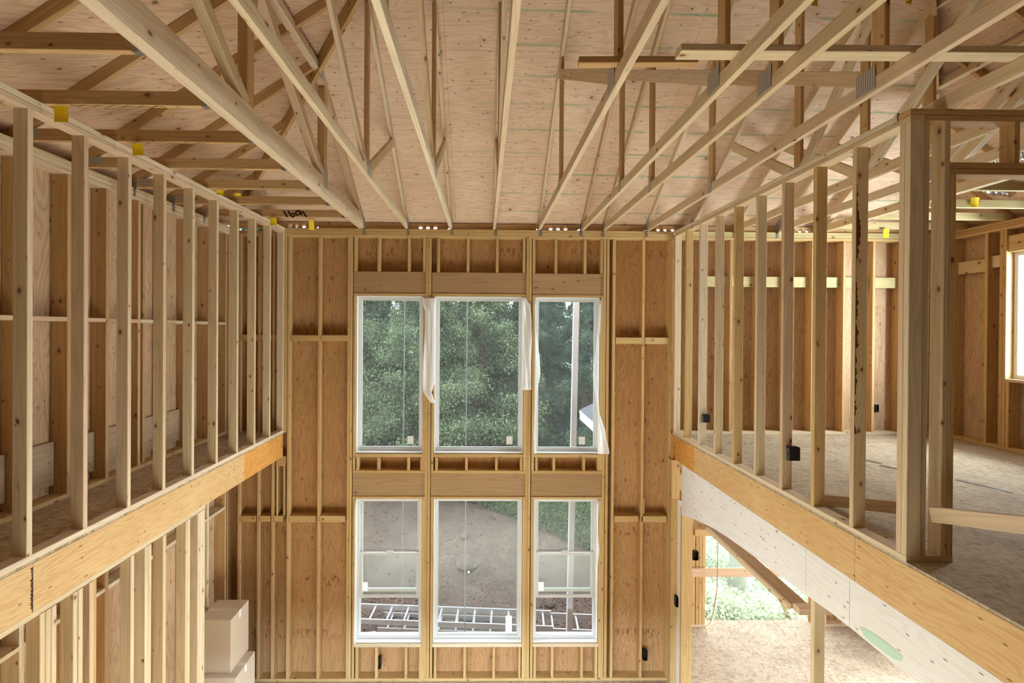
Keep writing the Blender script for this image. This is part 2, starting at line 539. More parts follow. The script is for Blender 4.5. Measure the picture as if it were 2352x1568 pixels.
fl('floor', -3.6, 6.5, -5.0, YS + .012, 0, .25, OSB)
fl('floor_lower_right', 2.75, 6.5, YS + .013, 8.0, 0, .25, OSB)
fl('floor_upper_left', -3.6, XL - .002, .2, YS, ZF, .018, OSB_DK)
fl('floor_upper_right', XR + .002, 6.5, .2, YS, ZF, .018, OSB)
holes = [(a, b, zsu, zhu) for a, b in wx] + [(a, b, zsl, zhl) for a, b in wx]
holed('wall_back', 'x', -3.6, XR + .1, 0, 6.2, YS, YS + .012, holes, PLY_WALL)
holed('wall_back_upper_right', 'x', XR + .1, 6.5, 3.1, 6.2, YS, YS + .012, [], PLY_SIDE)
holed('wall_lower_right_side', 'y', -5.0, 8.0, 0, 3.1, 6.5, 6.512, [(4.3, 6.3, .05, 2.0)], PLY_SIDE)
fl('floor_landing', -3.6, 6.5, -5.0, .2, ZF, .3, OSB_DK)
holed('wall_rear', 'x', -3.6, 6.5, 0, 9.6, -5.012, -5.0, [], PLY_SIDE)
holed('wall_left_rear', 'y', -5.0, .2, 0, 6.3, XO - D6 - .012, XO - D6, [], PLY_SIDE)
holed('wall_right_rear', 'y', -5.0, .2, 3.1, 6.3, XI + D6, XI + D6 + .012, [], PLY_SIDE)
holed('wall_left', 'y', .2, YS, 0, 6.3, XO - D6 - .012, XO - D6, [], PLY_SIDE)
yw0, yw1 = 4.6, 5.77
zw0, zw1 = at(2338, 872, x=XI).z, at(2338, 575, x=XI).z
holed('wall_right', 'y', .2, YS, 3.1, 6.3, XI + D6, XI + D6 + .012, [(yw0, yw1, zw0, zw1)], PLY_SIDE)
holed('wall_lower_right', 'x', XR + .1, 6.5, 0, 3.1, 7.95, 7.962, [(3.62, 5.45, -.01, 2.24)], PLY_WALL)
holed('wall_lower_side', 'y', YS + .013, 7.95, 0, 3.1, 2.75, 2.762, [], PLY_WALL)

SL = 2 / 3
ZE = 6.255 + .107              # sheathing underside above the stud face line


def zb(y): return ZE + SL * (YB - y)
def zl(x): return ZE + SL * (x - XO)
def zr(x): return ZE + SL * (XI - x)


c_ = math.sqrt(1 + SL * SL)
yn = 1.2
OV = .14
# hips run at 45 degrees in plan from both back corners
lx = lambda y: 3.16 - y        # left hip
rx = lambda y: y - .26         # right hip
ridge_y = 1.71                 # the two hips meet here
p = [(-3.59 - 0, YB + .14, zb(YB + .14)), (6.49, YB + .14, zb(YB + .14)), (rx(ridge_y), ridge_y, zb(ridge_y)), (lx(ridge_y), ridge_y, zb(ridge_y))]
o = MB().slab(p, .015, lambda q: (q.x, (YB - q.y) * c_), (0, SL / c_, 1 / c_)).done('ceiling_back', PLY_ROOF)
o['kind'] = 'structure'
p = [(-3.59, -5, zl(-3.59)), (-3.59, YB + .14, zl(-3.59)), (lx(ridge_y), ridge_y, zl(lx(ridge_y))), (lx(ridge_y), -5, zl(lx(ridge_y)))]
o = MB().slab(p, .015, lambda q: (q.y * .7 + q.x * .7, (q.x - XO) * c_ * .7 - q.y * .7), (-SL / c_, 0, 1 / c_)).done('ceiling_left', PLY_ROOF2)
o['kind'] = 'structure'
p = [(6.49, YB + .14, zr(6.49)), (6.49, -5, zr(6.49)), (rx(ridge_y), -5, zr(rx(ridge_y))), (rx(ridge_y), ridge_y, zr(rx(ridge_y)))]
o = MB().slab(p, .015, lambda q: (q.y, (XI - q.x) * c_), (SL / c_, 0, 1 / c_)).done('ceiling_right', PLY_ROOF2)
o['kind'] = 'structure'

# ------------------------------------------------------------------ back wall framing
fr = empty('wall_framing', (0, YB, 0), 'golden timber framing of the tall back wall around the six windows', 'wall frame')
for k, z0 in enumerate((6.104, 6.142, 6.180)):
    box('top_plate', X(652.5) if k else -3.44, XR if k else 6.3, YB, YS, z0 + .001, z0 + .037, GOLD, fr)
box('bottom_plate', -3.44, XR, YB, YS, 0, .04, GOLD, fr)
FT, FB = 6.103, .041


def vst(px, z0, z1, name='stud', py=600, w=T, mat=GOLD):
    x = X(px, py)
    box(name, x, x + w - .0015, YB, YS - .001, z0, z1, mat, fr)


for px in (661, 731, 1408, 1475.6):
    vst(px, FB, FT)
vst(653.5, ZF + .001, FT)
vst(1538.5, FB, FT)
for px in (799, 804.8):                       # king studs, left of the windows
    vst(px, FB, FT, w=.034)
for px in (1386.5, 1394): vst(px, FB, FT)
for px in (978.3, 984.8, 1209.3, 1215.6): vst(px, FB, FT)
hz = [(Z(623, 890), Z(673, 890)), (Z(625.5, 1100), Z(674, 1100)), (Z(628, 1305), Z(677, 1305))]
zl0, zl1 = Z(1087), Z(1140)
edges = [(811, 978), (991.2, 1209), (1222, 1386)]
for k, (a, b) in enumerate(edges):
    xa, xb = X(a), X(b)
    xo0, xo1 = wx[k]
    # upper header, its plate, trimmers
    box('header', xa + .001, xb - .001, YB + .012, YB + .1, hz[k][1], hz[k][0], DARKW, fr)
    box('header_plate', xa + .001, xb - .001, YB, YS - .001, zhu + .001, hz[k][1] - .001, GOLD, fr)
    box('header', xa + .001, xb - .001, YB + .012, YB + .1, zl1, zl0, DARKW, fr)
    box('header_plate', xa + .001, xb - .001, YB, YS - .001, zhl + .001, zl1 - .001, GOLD, fr)
    box('floor_plate', xa + .001, xb - .001, YB, YS - .001, zl0 + .001, Z(1080.5), GOLD, fr)
    for z0, z1 in ((FB, zhl), (Z(1080), zhu)):
        box('trimmer_stud', xa + .001, xo0 - .001, YB, YS - .001, z0, z1, GOLD, fr)
        box('trimmer_stud', xo1 + .001, xb - .001, YB, YS - .001, z0, z1, GOLD, fr)
    box('sill', xo0, xo1, YB, YS - .001, Z(1050), zsu, GOLD, fr)
    box('sill', xo0, xo1, YB - .004, YS - .001, Z(1485.5), zsl, LIGHT, fr)
crip = [[(813, 600), (867, 600), (936.5, 600), (971.5, 600)], [(1003.5, 600), (1072, 600), (1139, 600), (1201, 600)], [(1223.5, 600), (1274, 600), (1341, 600), (1379, 600)]]
cmid = [[(818, 1065), (866, 1065), (935, 1065), (965, 1065)], [(999, 1065), (1068, 1065), (1137, 1065), (1194, 1065)], [(1229, 1065), (1269, 1065), (1338, 1065), (1371.5, 1065)]]
cbot = [[(816, 1520), (861, 1520), (929, 1520), (962, 1520)], [(996, 1520), (1064, 1520), (1131, 1520), (1190, 1520)], [(1225, 1520), (1265, 1520), (1333, 1520), (1366, 1520)]]
for k in range(3):
    for px, py in crip[k]: vst(px, hz[k][0] + .001, FT, 'cripple_stud', py)
    for px, py in cmid[k]: vst(px, Z(1080), Z(1050.5), 'cripple_stud', py)
    for px, py in cbot[k]: vst(px, FB, Z(1486), 'cripple_stud', py)
bl = lambda a, b, p0, p1, mat=GOLD: box('blocking', X(a, p0), X(b, p0), YB, YS - .001, Z(p1, (a + b) / 2), Z(p0, (a + b) / 2), mat, fr)
for a, b in ((668, 730.5), (738, 798.5)):
    bl(a, b, 769.5, 783)
for a, b in ((665, 725), (733, 793)): bl(a, b, 1184.5, 1199)
for a, b in ((1414.5, 1475), (1482, 1538)):
    bl(a, b, 775, 790)
for a, b in ((1411, 1466), (1474, 1531)): bl(a, b, 1184.8, 1199)
# the part behind the left partition
for px in (470, 518, 547, 592, 625): vst(px, FB, FT, py=800, mat=BROWN)
for a, b in ((554, 591.5), (599, 624.5), (632, 653)):
    bl(a, b, 768, 782)
    bl(a - 4, b - 4, 1184.5, 1198)
# beam pocket under the left beam
for px in (634.5, 650.5): vst(px, Z(1184), Z(1072), 'pocket_stud', 1120, .022)
box('pocket_block', X(634, 1060), X(656, 1060), YB, YS - .001, Z(1071.5), Z(1049), GOLD, fr)
box('splinter', X(1479, 1170), X(1481, 1170), YB + .02, YB + .03, Z(1180), Z(1146), LIGHT, fr)

# ------------------------------------------------------------------ windows
def window(n, x0, x1, z0, z1, label, hung):
    w = empty('window_%d' % n, ((x0 + x1) / 2, YS, z0), label, 'window')
    w['kind'] = 'structure'
    y0, y1 = YS - .055, YS + .03
    f = MB()
    t = .012
    f.box(x0 + .004, x0 + t, YB + .03, y0, z0, z1).box(x1 - t, x1 - .004, YB + .03, y0, z0, z1)
    f.box(x0 + .004, x1 - .004, YB + .03, y0, z1 - t, z1 - .003).box(x0 + .004, x1 - .004, YB + .02, y0, z0 + .003, z0 + t + .01)
    f.done('jamb_liner', PAPER, w)
    f = MB()
    a = .05
    f.box(x0 + .006, x0 + a, y0, y1, z0 + .01, z1 - .006).box(x1 - a, x1 - .006, y0, y1, z0 + .01, z1 - .006)
    f.box(x0 + a, x1 - a, y0, y1, z1 - a, z1 - .006).box(x0 + a, x1 - a, y0, y1, z0 + .01, z0 + a + .012)
    f.done('window_frame', VINYL, w)
    xa, xb, za, zb_ = x0 + a, x1 - a, z0 + a + .012, z1 - a
    def sash(nm, zq0, zq1, yq, s, bead):
        f = MB()
        f.box(xa, xa + s, yq, yq + .03, zq0, zq1).box(xb - s, xb, yq, yq + .03, zq0, zq1)
        f.box(xa + s, xb - s, yq, yq + .03, zq0, zq0 + bead).box(xa + s, xb - s, yq, yq + .03, zq1 - s, zq1)
        so = f.done(nm, VINYL, w)
        box('pane', xa + s, xb - s, yq + .012, yq + .016, zq0 + bead, zq1 - s, GLASS, so, 0)
        return so
    if not hung:
        f = sash('sash', za, zb_, y0 + .02, .014, .014)
        px = xb - .1 if n != 3 else xb - .14
        s_ = box('sticker', px - .075, px + .01, y0 + .026, y0 + .029, za + .05, za + .16, PAPER, f, 0)
    elif hung == 'fixed':
        f = sash('sash', za, zb_, y0 + .02, .014, .014)
        box('sticker', xb - .17, xb - .08, y0 + .026, y0 + .029, za + .03, za + .26, FILM, f, 0)
        box('latch', X(1073, 1320), X(1079, 1320), y0 + .022, y0 + .03, Z(1325), Z(1320), GALV, f, 0)
    else:
        sash('upper_sash', Z(1370), zb_, y0 + .045, .03, .045)
        lo = sash('lower_sash', Z(1381), Z(1276), y0 + .008, .034, .035)
        xm = (xa + xb) / 2
        MB().tube([(xm + .05 * math.cos(q), y0 + .02 + .016 * math.sin(q), Z(1274)) for q in np.linspace(0, 6.28, 17)], .008, 6).done('sash_lock', VINYL, lo, True)
        box('sticker', xa + .02, xa + .11, y0 + .014, y0 + .017, Z(1366), Z(1345), FILM, lo, 0)
    return w


nm = ['left', 'middle', 'right']
for k in range(3):
    window(k + 1, wx[k][0], wx[k][1], zsu, zhu, 'white fixed window in the upper row, %s of the three' % nm[k], None)
    window(k + 4, wx[k][0], wx[k][1], zsl, zhl, ['white single hung window in the lower row, left, its sash partly raised', 'wide white fixed window in the middle of the lower row', 'white single hung window in the lower row, right, its sash partly raised'][k], 'fixed' if k == 1 else True)
# side window of the right loft room
w = empty('window_7', (XI + .14, (yw0 + yw1) / 2, zw0), 'side window at the far right edge of the loft room', 'window')
w['kind'] = 'structure'
f = MB()
for (a, b, c, d) in ((yw0, yw0 + .05, zw0, zw1), (yw1 - .05, yw1, zw0, zw1), (yw0 + .05, yw1 - .05, zw0, zw0 + .05), (yw0 + .05, yw1 - .05, zw1 - .05, zw1)):
    f.box(XI + .09, XI + .15, a, b, c, d)
f.done('window_frame', VINYL, w)
box('pane', XI + .12, XI + .124, yw0 + .05, yw1 - .05, zw0 + .05, zw1 - .05, GLASS, w, 0)

# ------------------------------------------------------------------ left loft partition
lp = empty('stud_partition', (XL - .045, 4.4, ZF), 'open stud partition along the left loft ledge, above the orange beam', 'stud wall')
box('bottom_plate', XL - D4, XL, .3, YB - .001, ZF, ZF + T, LIGHT, lp)
box('lower_top_plate', XL - D4, XL, .3, YB - .001, ZST, ZST + .037, LIGHT, lp)
box('upper_top_plate', XL - D4, XL, .3, YB - .001, ZST + .039, ZT - .001, LIGHT, lp)
for k in range(-4, 10):
    y = 2.912 + .4064 * k
    box('stud', XL - D4, XL, y, y + T - .001, ZF + T, ZST, LIGHT, lp)

# outer left wall framing (tall)
lo_ = empty('outer_wall_framing', (XO, 4, ZF), 'stud framing of the outer left wall behind the loft ledge', 'wall frame')
for k in range(3):
    box('top_plate', XO - D6 + .001, XO, .3, YB - .001, 6.105 + .038 * k, 6.141 + .038 * k, LIGHT, lo_)
box('bottom_plate', XO - D6 + .001, XO, .3, YB - .001, ZF, ZF + T, BROWN, lo_)
ys = [4.03 + .4064 * k for k in range(-3, 7)]
for y in ys:
    box('stud', XO - D6 + .001, XO, y, y + T, ZF + T, 6.104, BROWN, lo_)
box('packing_stud', XO - D6 + .001, XO - .05, 4.98, 5.018, ZF + T, 6.104, BROWN, lo_)
for a, b in zip(ys[:-1], ys[1:]):
    box('blocking', XO - D6 + .001, XO, a + T, b, 4.885, 4.922, LIGHT, lo_)
    if b < 6.0:
        box('rim_block', XO - D6 + .001, XO - .1, a + T, b, 3.53, 3.89, GREYW, lo_)

# lower outer left wall framing
ll = empty('outer_wall_framing', (XO, 4, 0), 'stud framing of the lower left wall behind the cardboard boxes', 'wall frame')
box('bottom_plate', XO - D6 + .001, XO, .3, YB - .001, 0, T, BROWN, ll)
box('top_plate', XO - D6 + .001, XO, .3, YB - .001, 3.31, 3.38, BROWN, ll)
for y in ys:
    box('stud', XO - D6 + .001, XO, y, y + T, T, 3.31, LIGHT if random.random() < .5 else BROWN, ll)
for a, b in zip(ys[:-1], ys[1:]):
    box('blocking', XO - D6 + .001, XO, a + T, b, 2.42, 2.458, LIGHT, ll)

# lower left partition
lq = empty('stud_partition', (XL - .045, 3.6, 0), 'lower left partition of pale studs standing under the orange beam', 'stud wall')
ZLB = 3.10                     # underside of the left beam
box('top_plate', XL - D4, XL - .004, 1.2, 4.77, ZLB - .04, ZLB - .002, LIGHT, lq)
box('bottom_plate', XL - D4, XL, 1.2, 4.77, 0, T, LIGHT, lq)
for y, w_ in ((2.45, T), (3.0, T), (3.04, T), (3.08, T), (3.24, T), (3.283, T), (3.374, T), (3.765, T), (3.92, T), (3.96, T), (4.14, T), (4.45, T), (4.49, .03), (4.64, T), (4.68, T), (4.72, T), (1.6, T), (2.0, T)):
    box('stud', XL - D4, XL, y, y + w_ - .001, T, ZLB - .04, LIGHT, lq)
box('stud', XL - D4 - .02, XL - .05, 3.46, 3.498, T, ZLB - .04, GOLD, lq)

# left beam: three lengths end to end
yj = [(.3, at(74, 1350, x=XL).y), None]
j1, j2 = at(75, 1350, x=XL).y, at(561, 1080, x=XL).y
for (a, b, lab) in ((.3, j1, 'orange laminated beam under the left loft ledge, nearest length'),
                    (j1 + .003, j2, 'long middle length of orange laminated beam under the left loft ledge'),
                    (j2 + .003, YB - .03, 'short orange length of laminated beam meeting the back wall, left side')):
    o = MB().slab([(XL, a, ZLB), (XL, b, ZLB), (XL, b, ZF - .019), (XL, a, ZF - .019)], .089, lambda q: (q.y, q.z), (-1, 0, 0)).done('laminated_beam', LVL_ORANGE if 'short' in lab else LVL)
    tag(o, lab, 'beam', 'laminated beams of the left ledge')
mbk = MB()
for k in range(26):
    zz = ZLB + .01 + .27 * k / 26
    w_ = random.uniform(.003, .016)
    mbk.box(XL, XL + .0012, j1 - w_, j1 + .002, zz, zz + random.uniform(.006, .014), 0)
tag(mbk.done('tar_mark', INK), 'ragged black mark along the beam joint, lower left', 'mark')

# ------------------------------------------------------------------ right loft partition and its return
rp = empty('stud_partition', (XR + .045, 4.6, ZF), 'open stud partition along the right loft edge, ending in a corner post', 'stud wall')
box('bottom_plate', XR, XR + D4, 2.93, YB - .001, ZF, ZF + T, LIGHT, rp)
box('lower_top_plate', XR, XR + D4, 2.93, YB - .001, ZST, ZST + .037, LIGHT, rp)
box('upper_top_plate', XR, XR + D4, 3.03, YB - .001, ZST + .039, ZT - .001, LIGHT, rp)
box('packer', XR + .01, XR + D4, 3.08, YB - .2, ZT, ZT + .0, LIGHT, rp) if False else None
STAINED = lumber('bark_edged_lumber', [(0, lin(216, 180, 130)), (1, lin(216, 180, 130))], .7)
for k in range(8):
    y = 6.204 - .4064 * k
    s_ = box('stud', XR, XR + D4, y, y + T, ZF + T, ZST, LIGHT if k % 3 else GOLD, rp)
    if k == 7:
        mb = MB()
        zz, w_ = ZF + .7, .012
        while zz < ZF + 2.45:
            h_ = random.uniform(.008, .022)
            w2 = min(.032, max(.0025, w_ + random.uniform(-.012, .012)))
            n0 = len(mb.v)
            mb.v += [Vector((XR + .002, y - .0012, zz)), Vector((XR + .002 + w_, y - .0012, zz)), Vector((XR + .002 + w2, y - .0012, zz + h_)), Vector((XR + .002, y - .0012, zz + h_))]
            mb.f.append((n0, n0 + 1, n0 + 2, n0 + 3))
            mb.u.append(((0, 0), (1, 0), (1, 1), (0, 1)))
            zz, w_ = zz + h_, w2
        tag(mb.done('bark_edge', plain('bark_edge_brown', lin(96, 56, 26), .9), s_), 'dark ragged strip of bark left on the stud')
box('stud', XR, XR + D4, 6.572, YB - .001, ZF + T, ZST, LIGHT, rp)
# corner post
box('corner_stud', XR, XR + D4, 2.93, 2.968, ZF + T, ZST, LIGHT, rp)
box('corner_stud', XR, XR + D4, 2.97, 3.008, ZF + T, ZST, LIGHT, rp)
box('corner_stud', 2.706, 2.742, 2.935, 3.02, ZF + T, ZST, LIGHT, rp)

rw = empty('door_wall', (3.6, 2.98, ZF), 'end wall with a door opening, right of the corner post', 'stud wall')
box('bottom_plate', XR + D4 + .001, 2.906, 2.93, 3.02, ZF, ZF + T, LIGHT, rw)
box('lower_top_plate', XR + D4 + .001, 4.6, 2.93, 3.02, ZST, ZST + .037, BROWN, rw)
box('upper_top_plate', XR, 4.6, 2.93, 3.02, ZST + .039, ZT - .001, BROWN, rw)
box('stud', 2.83, 2.867, 2.93, 3.02, ZF + T, ZST, LIGHT, rw)
box('trimmer_stud', 2.869, 2.906, 2.93, 3.02, ZF + T, 5.812, BROWN, rw)
box('header_plate', 2.869, 3.75, 2.93, 3.02, 5.814, 5.851, BROWN, rw)
box('header_plate', 2.869, 3.75, 2.93, 3.02, 5.853, 5.89, BROWN, rw)
box('cripple_stud', 3.264, 3.302, 2.93, 3.02, 5.892, ZST, BROWN, rw)
box('trimmer_stud', 3.752, 3.79, 2.93, 3.02, ZF, ZST, BROWN, rw)
box('stud', 4.4, 4.438, 2.93, 3.02, ZF, ZST, BROWN, rw)
# plate ends, dark painted
box('plate_end', XR - .0005, 2.70, 3.02, 3.026, ZST + .04, ZT + .008, plain('dark_red_end_paint', lin(58, 20, 18), .8), rp)

# back wall framing of the right loft room
rb = empty('wall_framing', (4.5, YB, ZF), 'back wall framing of the right loft room seen through the stud partition', 'wall frame')
box('bottom_plate', XR + D4, XI, YB, YS - .001, ZF, ZF + T, LIGHT, rb)
for k in range(2):
    box('top_plate', XR + .1, XI, YB - .001, YS - .001, 6.145 + k * .037, 6.18 + k * .037, YELLOW, rb)
xs = []
for px in (1612, 1675, 1738, 1801, 1863, 1935, 2003, 2066, 2128, 2192):
    x = X(px, 800)
    xs.append(x)
    box('stud', x, x + T, YB, YS - .001, ZF + T, 6.104, BROWN, rb)
for a, b in zip(xs[:-1], xs[1:]):
    box('blocking', a + T, b, YB + .05, YB + .088, Z(659, 1850), Z(635, 1850), YELLOW, rb)

# right outer wall framing
rs = empty('outer_wall_framing', (XI, 4, ZF), 'stud framing of the outer right wall beside the side window', 'wall frame')
box('bottom_plate', XI, XI + D6 - .001, .3, YB - .001, ZF, ZF + T, BROWN, rs)
for k in range(3):
    box('top_plate', XI, XI + D6 - .001, .3, YB - .001, 6.105 + .038 * k, 6.141 + .038 * k, BROWN, rs)
for y in (6.42, 5.99, 5.812, 5.773, 4.56, 4.1):
    box('stud', XI, XI + D6 - .001, y, y + T, ZF + T, 6.104, BROWN, rs)
for y in (5.77, 5.2):
    box('cripple_stud', XI, XI + D6 - .001, y - T, y, ZF + T, zw0 - T, BROWN, rs)
box('sill', XI, XI + D6 - .001, yw0, 5.772, zw0 - T, zw0 - .001, LIGHT, rs)
box('header', XI + .02, XI + D6 - .001, yw0, 5.772, zw1, zw1 + .2, BROWN, rs)
box('blocking', XI + .05, XI + .088, 6.03, 6.42, at(2240, 625, x=XI).z, at(2240, 596, x=XI).z, LIGHT, rs)
box('blocking', XI + .05, XI + .088, 5.852, 5.99, at(2290, 612, x=XI).z, at(2290, 585, x=XI).z, LIGHT, rs)

# right beam and arch
ZRB = 3.09
k1, k2 = at(1963.5, 1290, x=XR).y, at(1595, 1060, x=XR).y
for (a, b, lab) in ((.3, k1, 'orange laminated beam under the right loft edge, nearest length'),
                    (k1 + .003, k2, 'long middle length of orange laminated beam above the pale arch panel'),
                    (k2 + .003, YB - .01, 'short orange length of laminated beam meeting the back wall, right side')):
    o = MB().slab([(XR, a, ZRB), (XR, b, ZRB), (XR, b, ZF - .019), (XR, a, ZF - .019)], .089, lambda q: (q.y, q.z), (1, 0, 0)).done('laminated_beam', LVL_ORANGE if 'short' in lab else LVL)
    tag(o, lab, 'beam', 'laminated beams of the right loft edge')
apx = [(1565, 1183), (1590, 1190), (1615, 1201.5), (1640, 1214), (1670, 1233), (1700, 1254), (1730, 1276), (1760, 1299), (1800, 1328), (1850, 1365)]
apn = [(1850, 1365), (1882, 1388), (1915, 1411), (1950, 1440)]
ap3 = [(1950, 1440), (2000, 1480), (2060, 1530), (2110, 1568), (2200, 1640), (2360, 1790), (2700, 2150)]
arch = empty('plywood_arch', (XR, 4.2, 2.4), 'pale plywood arch panel hanging under the right beam', 'panel')
def panel(pts, name):
    q = [at(a, b, x=XR) for a, b in pts]
    poly = [Vector((XR, v.y, v.z)) for v in q] + [Vector((XR, q[-1].y, ZRB - .002)), Vector((XR, q[0].y, ZRB - .002))]
    return MB().slab(poly, .02, lambda w: (w.y, w.z), (1, 0, 0)).done(name, PLY_PALE, arch)
panel(apx, 'panel_sheet')
panel([(a + (1.2 if i == 0 else 0), b) for i, (a, b) in enumerate(apn)], 'panel_sheet')
panel([(a + (1.2 if i == 0 else 0), b) for i, (a, b) in enumerate(ap3)], 'panel_sheet')
gp = [at(a, b, x=XR) for a, b in ((1974, 1438), (1990, 1444), (2014, 1459), (2040, 1478), (2060, 1494), (2074, 1508), (2071, 1518), (2052, 1512), (2030, 1496), (2006, 1478), (1986, 1461))]
o = MB().slab([Vector((XR - .0015, v.y, v.z)) for v in gp], .001, lambda w: (w.y, w.z), (1, 0, 0)).done('chalk_smear', plain('green_chalk', lin(190, 220, 202), .9), arch)
tag(o, 'green chalk smear')

# posts
def post(name, x0, x1, y0, y1, z0, z1, lab, mat=LIGHT, cat='post'):
    return tag(box(name, x0, x1, y0, y1, z0, z1, mat), lab, cat)


post('arch_post', XR + .022, XR + .165, 6.33, 6.375, 0, at(1578, 1186, x=XR).z + .04, 'golden post carrying the far end of the arch panel', GOLD)
post('arch_post', XR + .023, XR + .112, 3.78, 3.82, 0, at(1885, 1390, x=XR).z, 'pale post carrying the near end of the arch panel')
post('corner_post', X(1541, 1300, YB - .12), X(1560, 1300, YB - .12), YB - .12, YB - .002, 0, ZRB - .001, 'square golden post in the back corner under the right beam', GOLD)
post('plywood_strip', X(1561.5, 1300, 6.4), X(1565.5, 1300, 6.4), 6.4, 6.5, 0, 2.55, 'thin plywood strip edge-on beside the far arch post', PLY_PALE, 'strip')

# sloping soffit boards behind the arch
so = empty('arch_soffit', (2.8, 5, 2.2), 'sloping soffit board, shaded brown, behind the pale arch panel', 'board')
xs_ = 2.86
a, b = at(1632, 1208, x=xs_), at(1832, 1392, x=xs_)
beam('soffit_board', (xs_ + .02, a.y, a.z), (xs_ + .02, b.y, b.z), .16, .038, DARKW, so, (0, -.5, 1))  # darker wood carries the shade of the arch panel in its colour
beam('lit_edge', (xs_ - .075, a.y, a.z - .002), (xs_ - .075, b.y, b.z - .002), .028, .05, LIGHT, so, (0, -.5, 1))  # pale strip added to draw the lit left edge of the board
box('soffit_block', XR + .0195, xs_ - .05, a.y - .06, a.y - .02, a.z - .02, a.z + .55, DARKW, so)
e0, e1 = at(1823, 1393, y=b.y - .01), at(1900, 1393, y=b.y - .01)
box('soffit_end', e0.x, e1.x + .1, b.y - .09, b.y + .0, e0.z - .03, e0.z + .03, LIGHT, so)

# lower right room
lr = empty('wall_framing', (4.5, 7.9, 0), 'framing of the bright doorway in the lower right room', 'wall frame')
YD = 7.81
for px in (1589.5, 1598, 1605.5, 1613): 
    x = at(px, 1350, y=YD).x
    box('stud', x, x + .05, YD, YD + D6 - .001, .04, 2.235, GOLD, lr)
box('bottom_plate', 2.78, at(1620, 1435, y=YD).x, YD, YD + D6 - .001, 0, .04, LIGHT, lr)
box('header', 2.78, 6.3, YD, YD + D6 - .001, 2.24, 2.5, GOLD, lr)
box('top_plate', 2.78, 6.3, YD, YD + D6 - .001, 3.02, 3.09, GOLD, lr)
xr0 = at(1893, 1440, y=YD).x
box('stud', xr0, xr0 + T, YD, YD + D6 - .001, .04, 2.235, LIGHT, lr)
box('bottom_plate', xr0, 6.3, YD, YD + D6 - .001, 0, .04, LIGHT, lr)
box('stud', xr0 + .3, xr0 + .34, YD, YD + D6 - .001, .04, 2.235, LIGHT, lr)


def rail(name, a, b, w, h, lab, mat=LIGHT, cat='board'):
    return tag(beam(name, a, b, w, h, mat), lab, cat)


za, zb2 = at(1600, 1314, y=YD - .03).z, at(1600, 1220, y=YD - .03).z
rail('guard_rail', (at(1589, 1314, y=YD - .03).x, YD - .025, za), (6.0, YD - .025, za), T, D6, 'lower guard rail board nailed across the bright doorway')
rail('guard_rail', (at(1596, 1220, y=YD - .03).x, YD - .025, zb2), (5.4, YD - .025, zb2), T, D6, 'upper guard rail board across the doorway, high under the arch', GOLD)
a, b = at(1792, 1372, y=8.3), at(1820, 1440, y=8.3)
rail('brace', a, b + (b - a) * .3, .09, .04, 'pale brace board leaning outside the bright doorway')

# ------------------------------------------------------------------ loose boards and straps in the right loft
a, b = at(1880, 1146, y=3.95), at(2110, 1170, y=3.42)
rail('plank', a, b, T, D4, 'two by four on edge lying on the loft floor behind the corner post')
a, b = at(2143, 1180.5, y=2.9), at(2420, 1213, y=2.3)
b = a + (b - a) * 3.2
rail('plank', a, b, T, D4, 'two by four fixed to the corner post running out at the right edge')
for (p0, p1, lab) in (((1988, 1056), (2026, 1064), 'thin steel strap on the loft floor left of the corner post, farther one'), ((2022, 1068), (2074, 1079), 'thin steel strap on the loft floor left of the corner post, nearer one'), ((2196, 1101), (2326, 1129), 'long thin steel strap on the loft floor right of the corner post')):
    a, b = at(*p0, z=ZF + .003), at(*p1, z=ZF + .003)
    o = beam('steel_strap', a, b, .05, .003, GALV)
    tag(o, lab, 'strap', 'steel straps on the loft floor')

# ------------------------------------------------------------------ trusses
ZBC = ZT                       # underside of all bottom chords
def chord_z(y): return 6.255 + SL * (YB - y)
def gang(name, x, y, z, wy, wz, par, tilt=0):
    c, s = math.cos(tilt), math.sin(tilt)
    q = [(-wy / 2, -wz / 2), (wy / 2, -wz / 2), (wy / 2, wz / 2), (-wy / 2, wz / 2)]
    pts = [(x, y + a * c - b * s, z + a * s + b * c) for a, b in q]
    return MB().slab(pts, .0015, lambda p: (p.y, p.z), (-1 if x < 0 else 1, 0, 0) if False else (-1, 0, 0)).done(name, PLATE, par)


TXS = [-1.69, -1.07, -.467, .13, .75, 1.35, 1.65, 2.25, 2.86, 3.47, 4.07, 4.68]
TN = ['heavy doubled roof truss nearest the left ledge, its deep chord carrying the short side trusses',
      'roof truss second from the left, landing above the left upper window',
      'roof truss third from the left, landing above the post between the left and middle windows',
      'nearly end-on roof truss over the middle window',
      'roof truss landing above the post between the middle and right windows',
      'roof truss landing above the right window, first of a close pair',
      'roof truss landing above the right window, second of a close pair',
      'roof truss just left of the right loft partition',
      'roof truss just over the right loft partition, first beyond its plates',
      'second roof truss beyond the right loft partition plates',
      'third roof truss beyond the right loft partition plates',
      'fourth roof truss beyond the right loft partition, carrying the short right side trusses']
YN = -.3


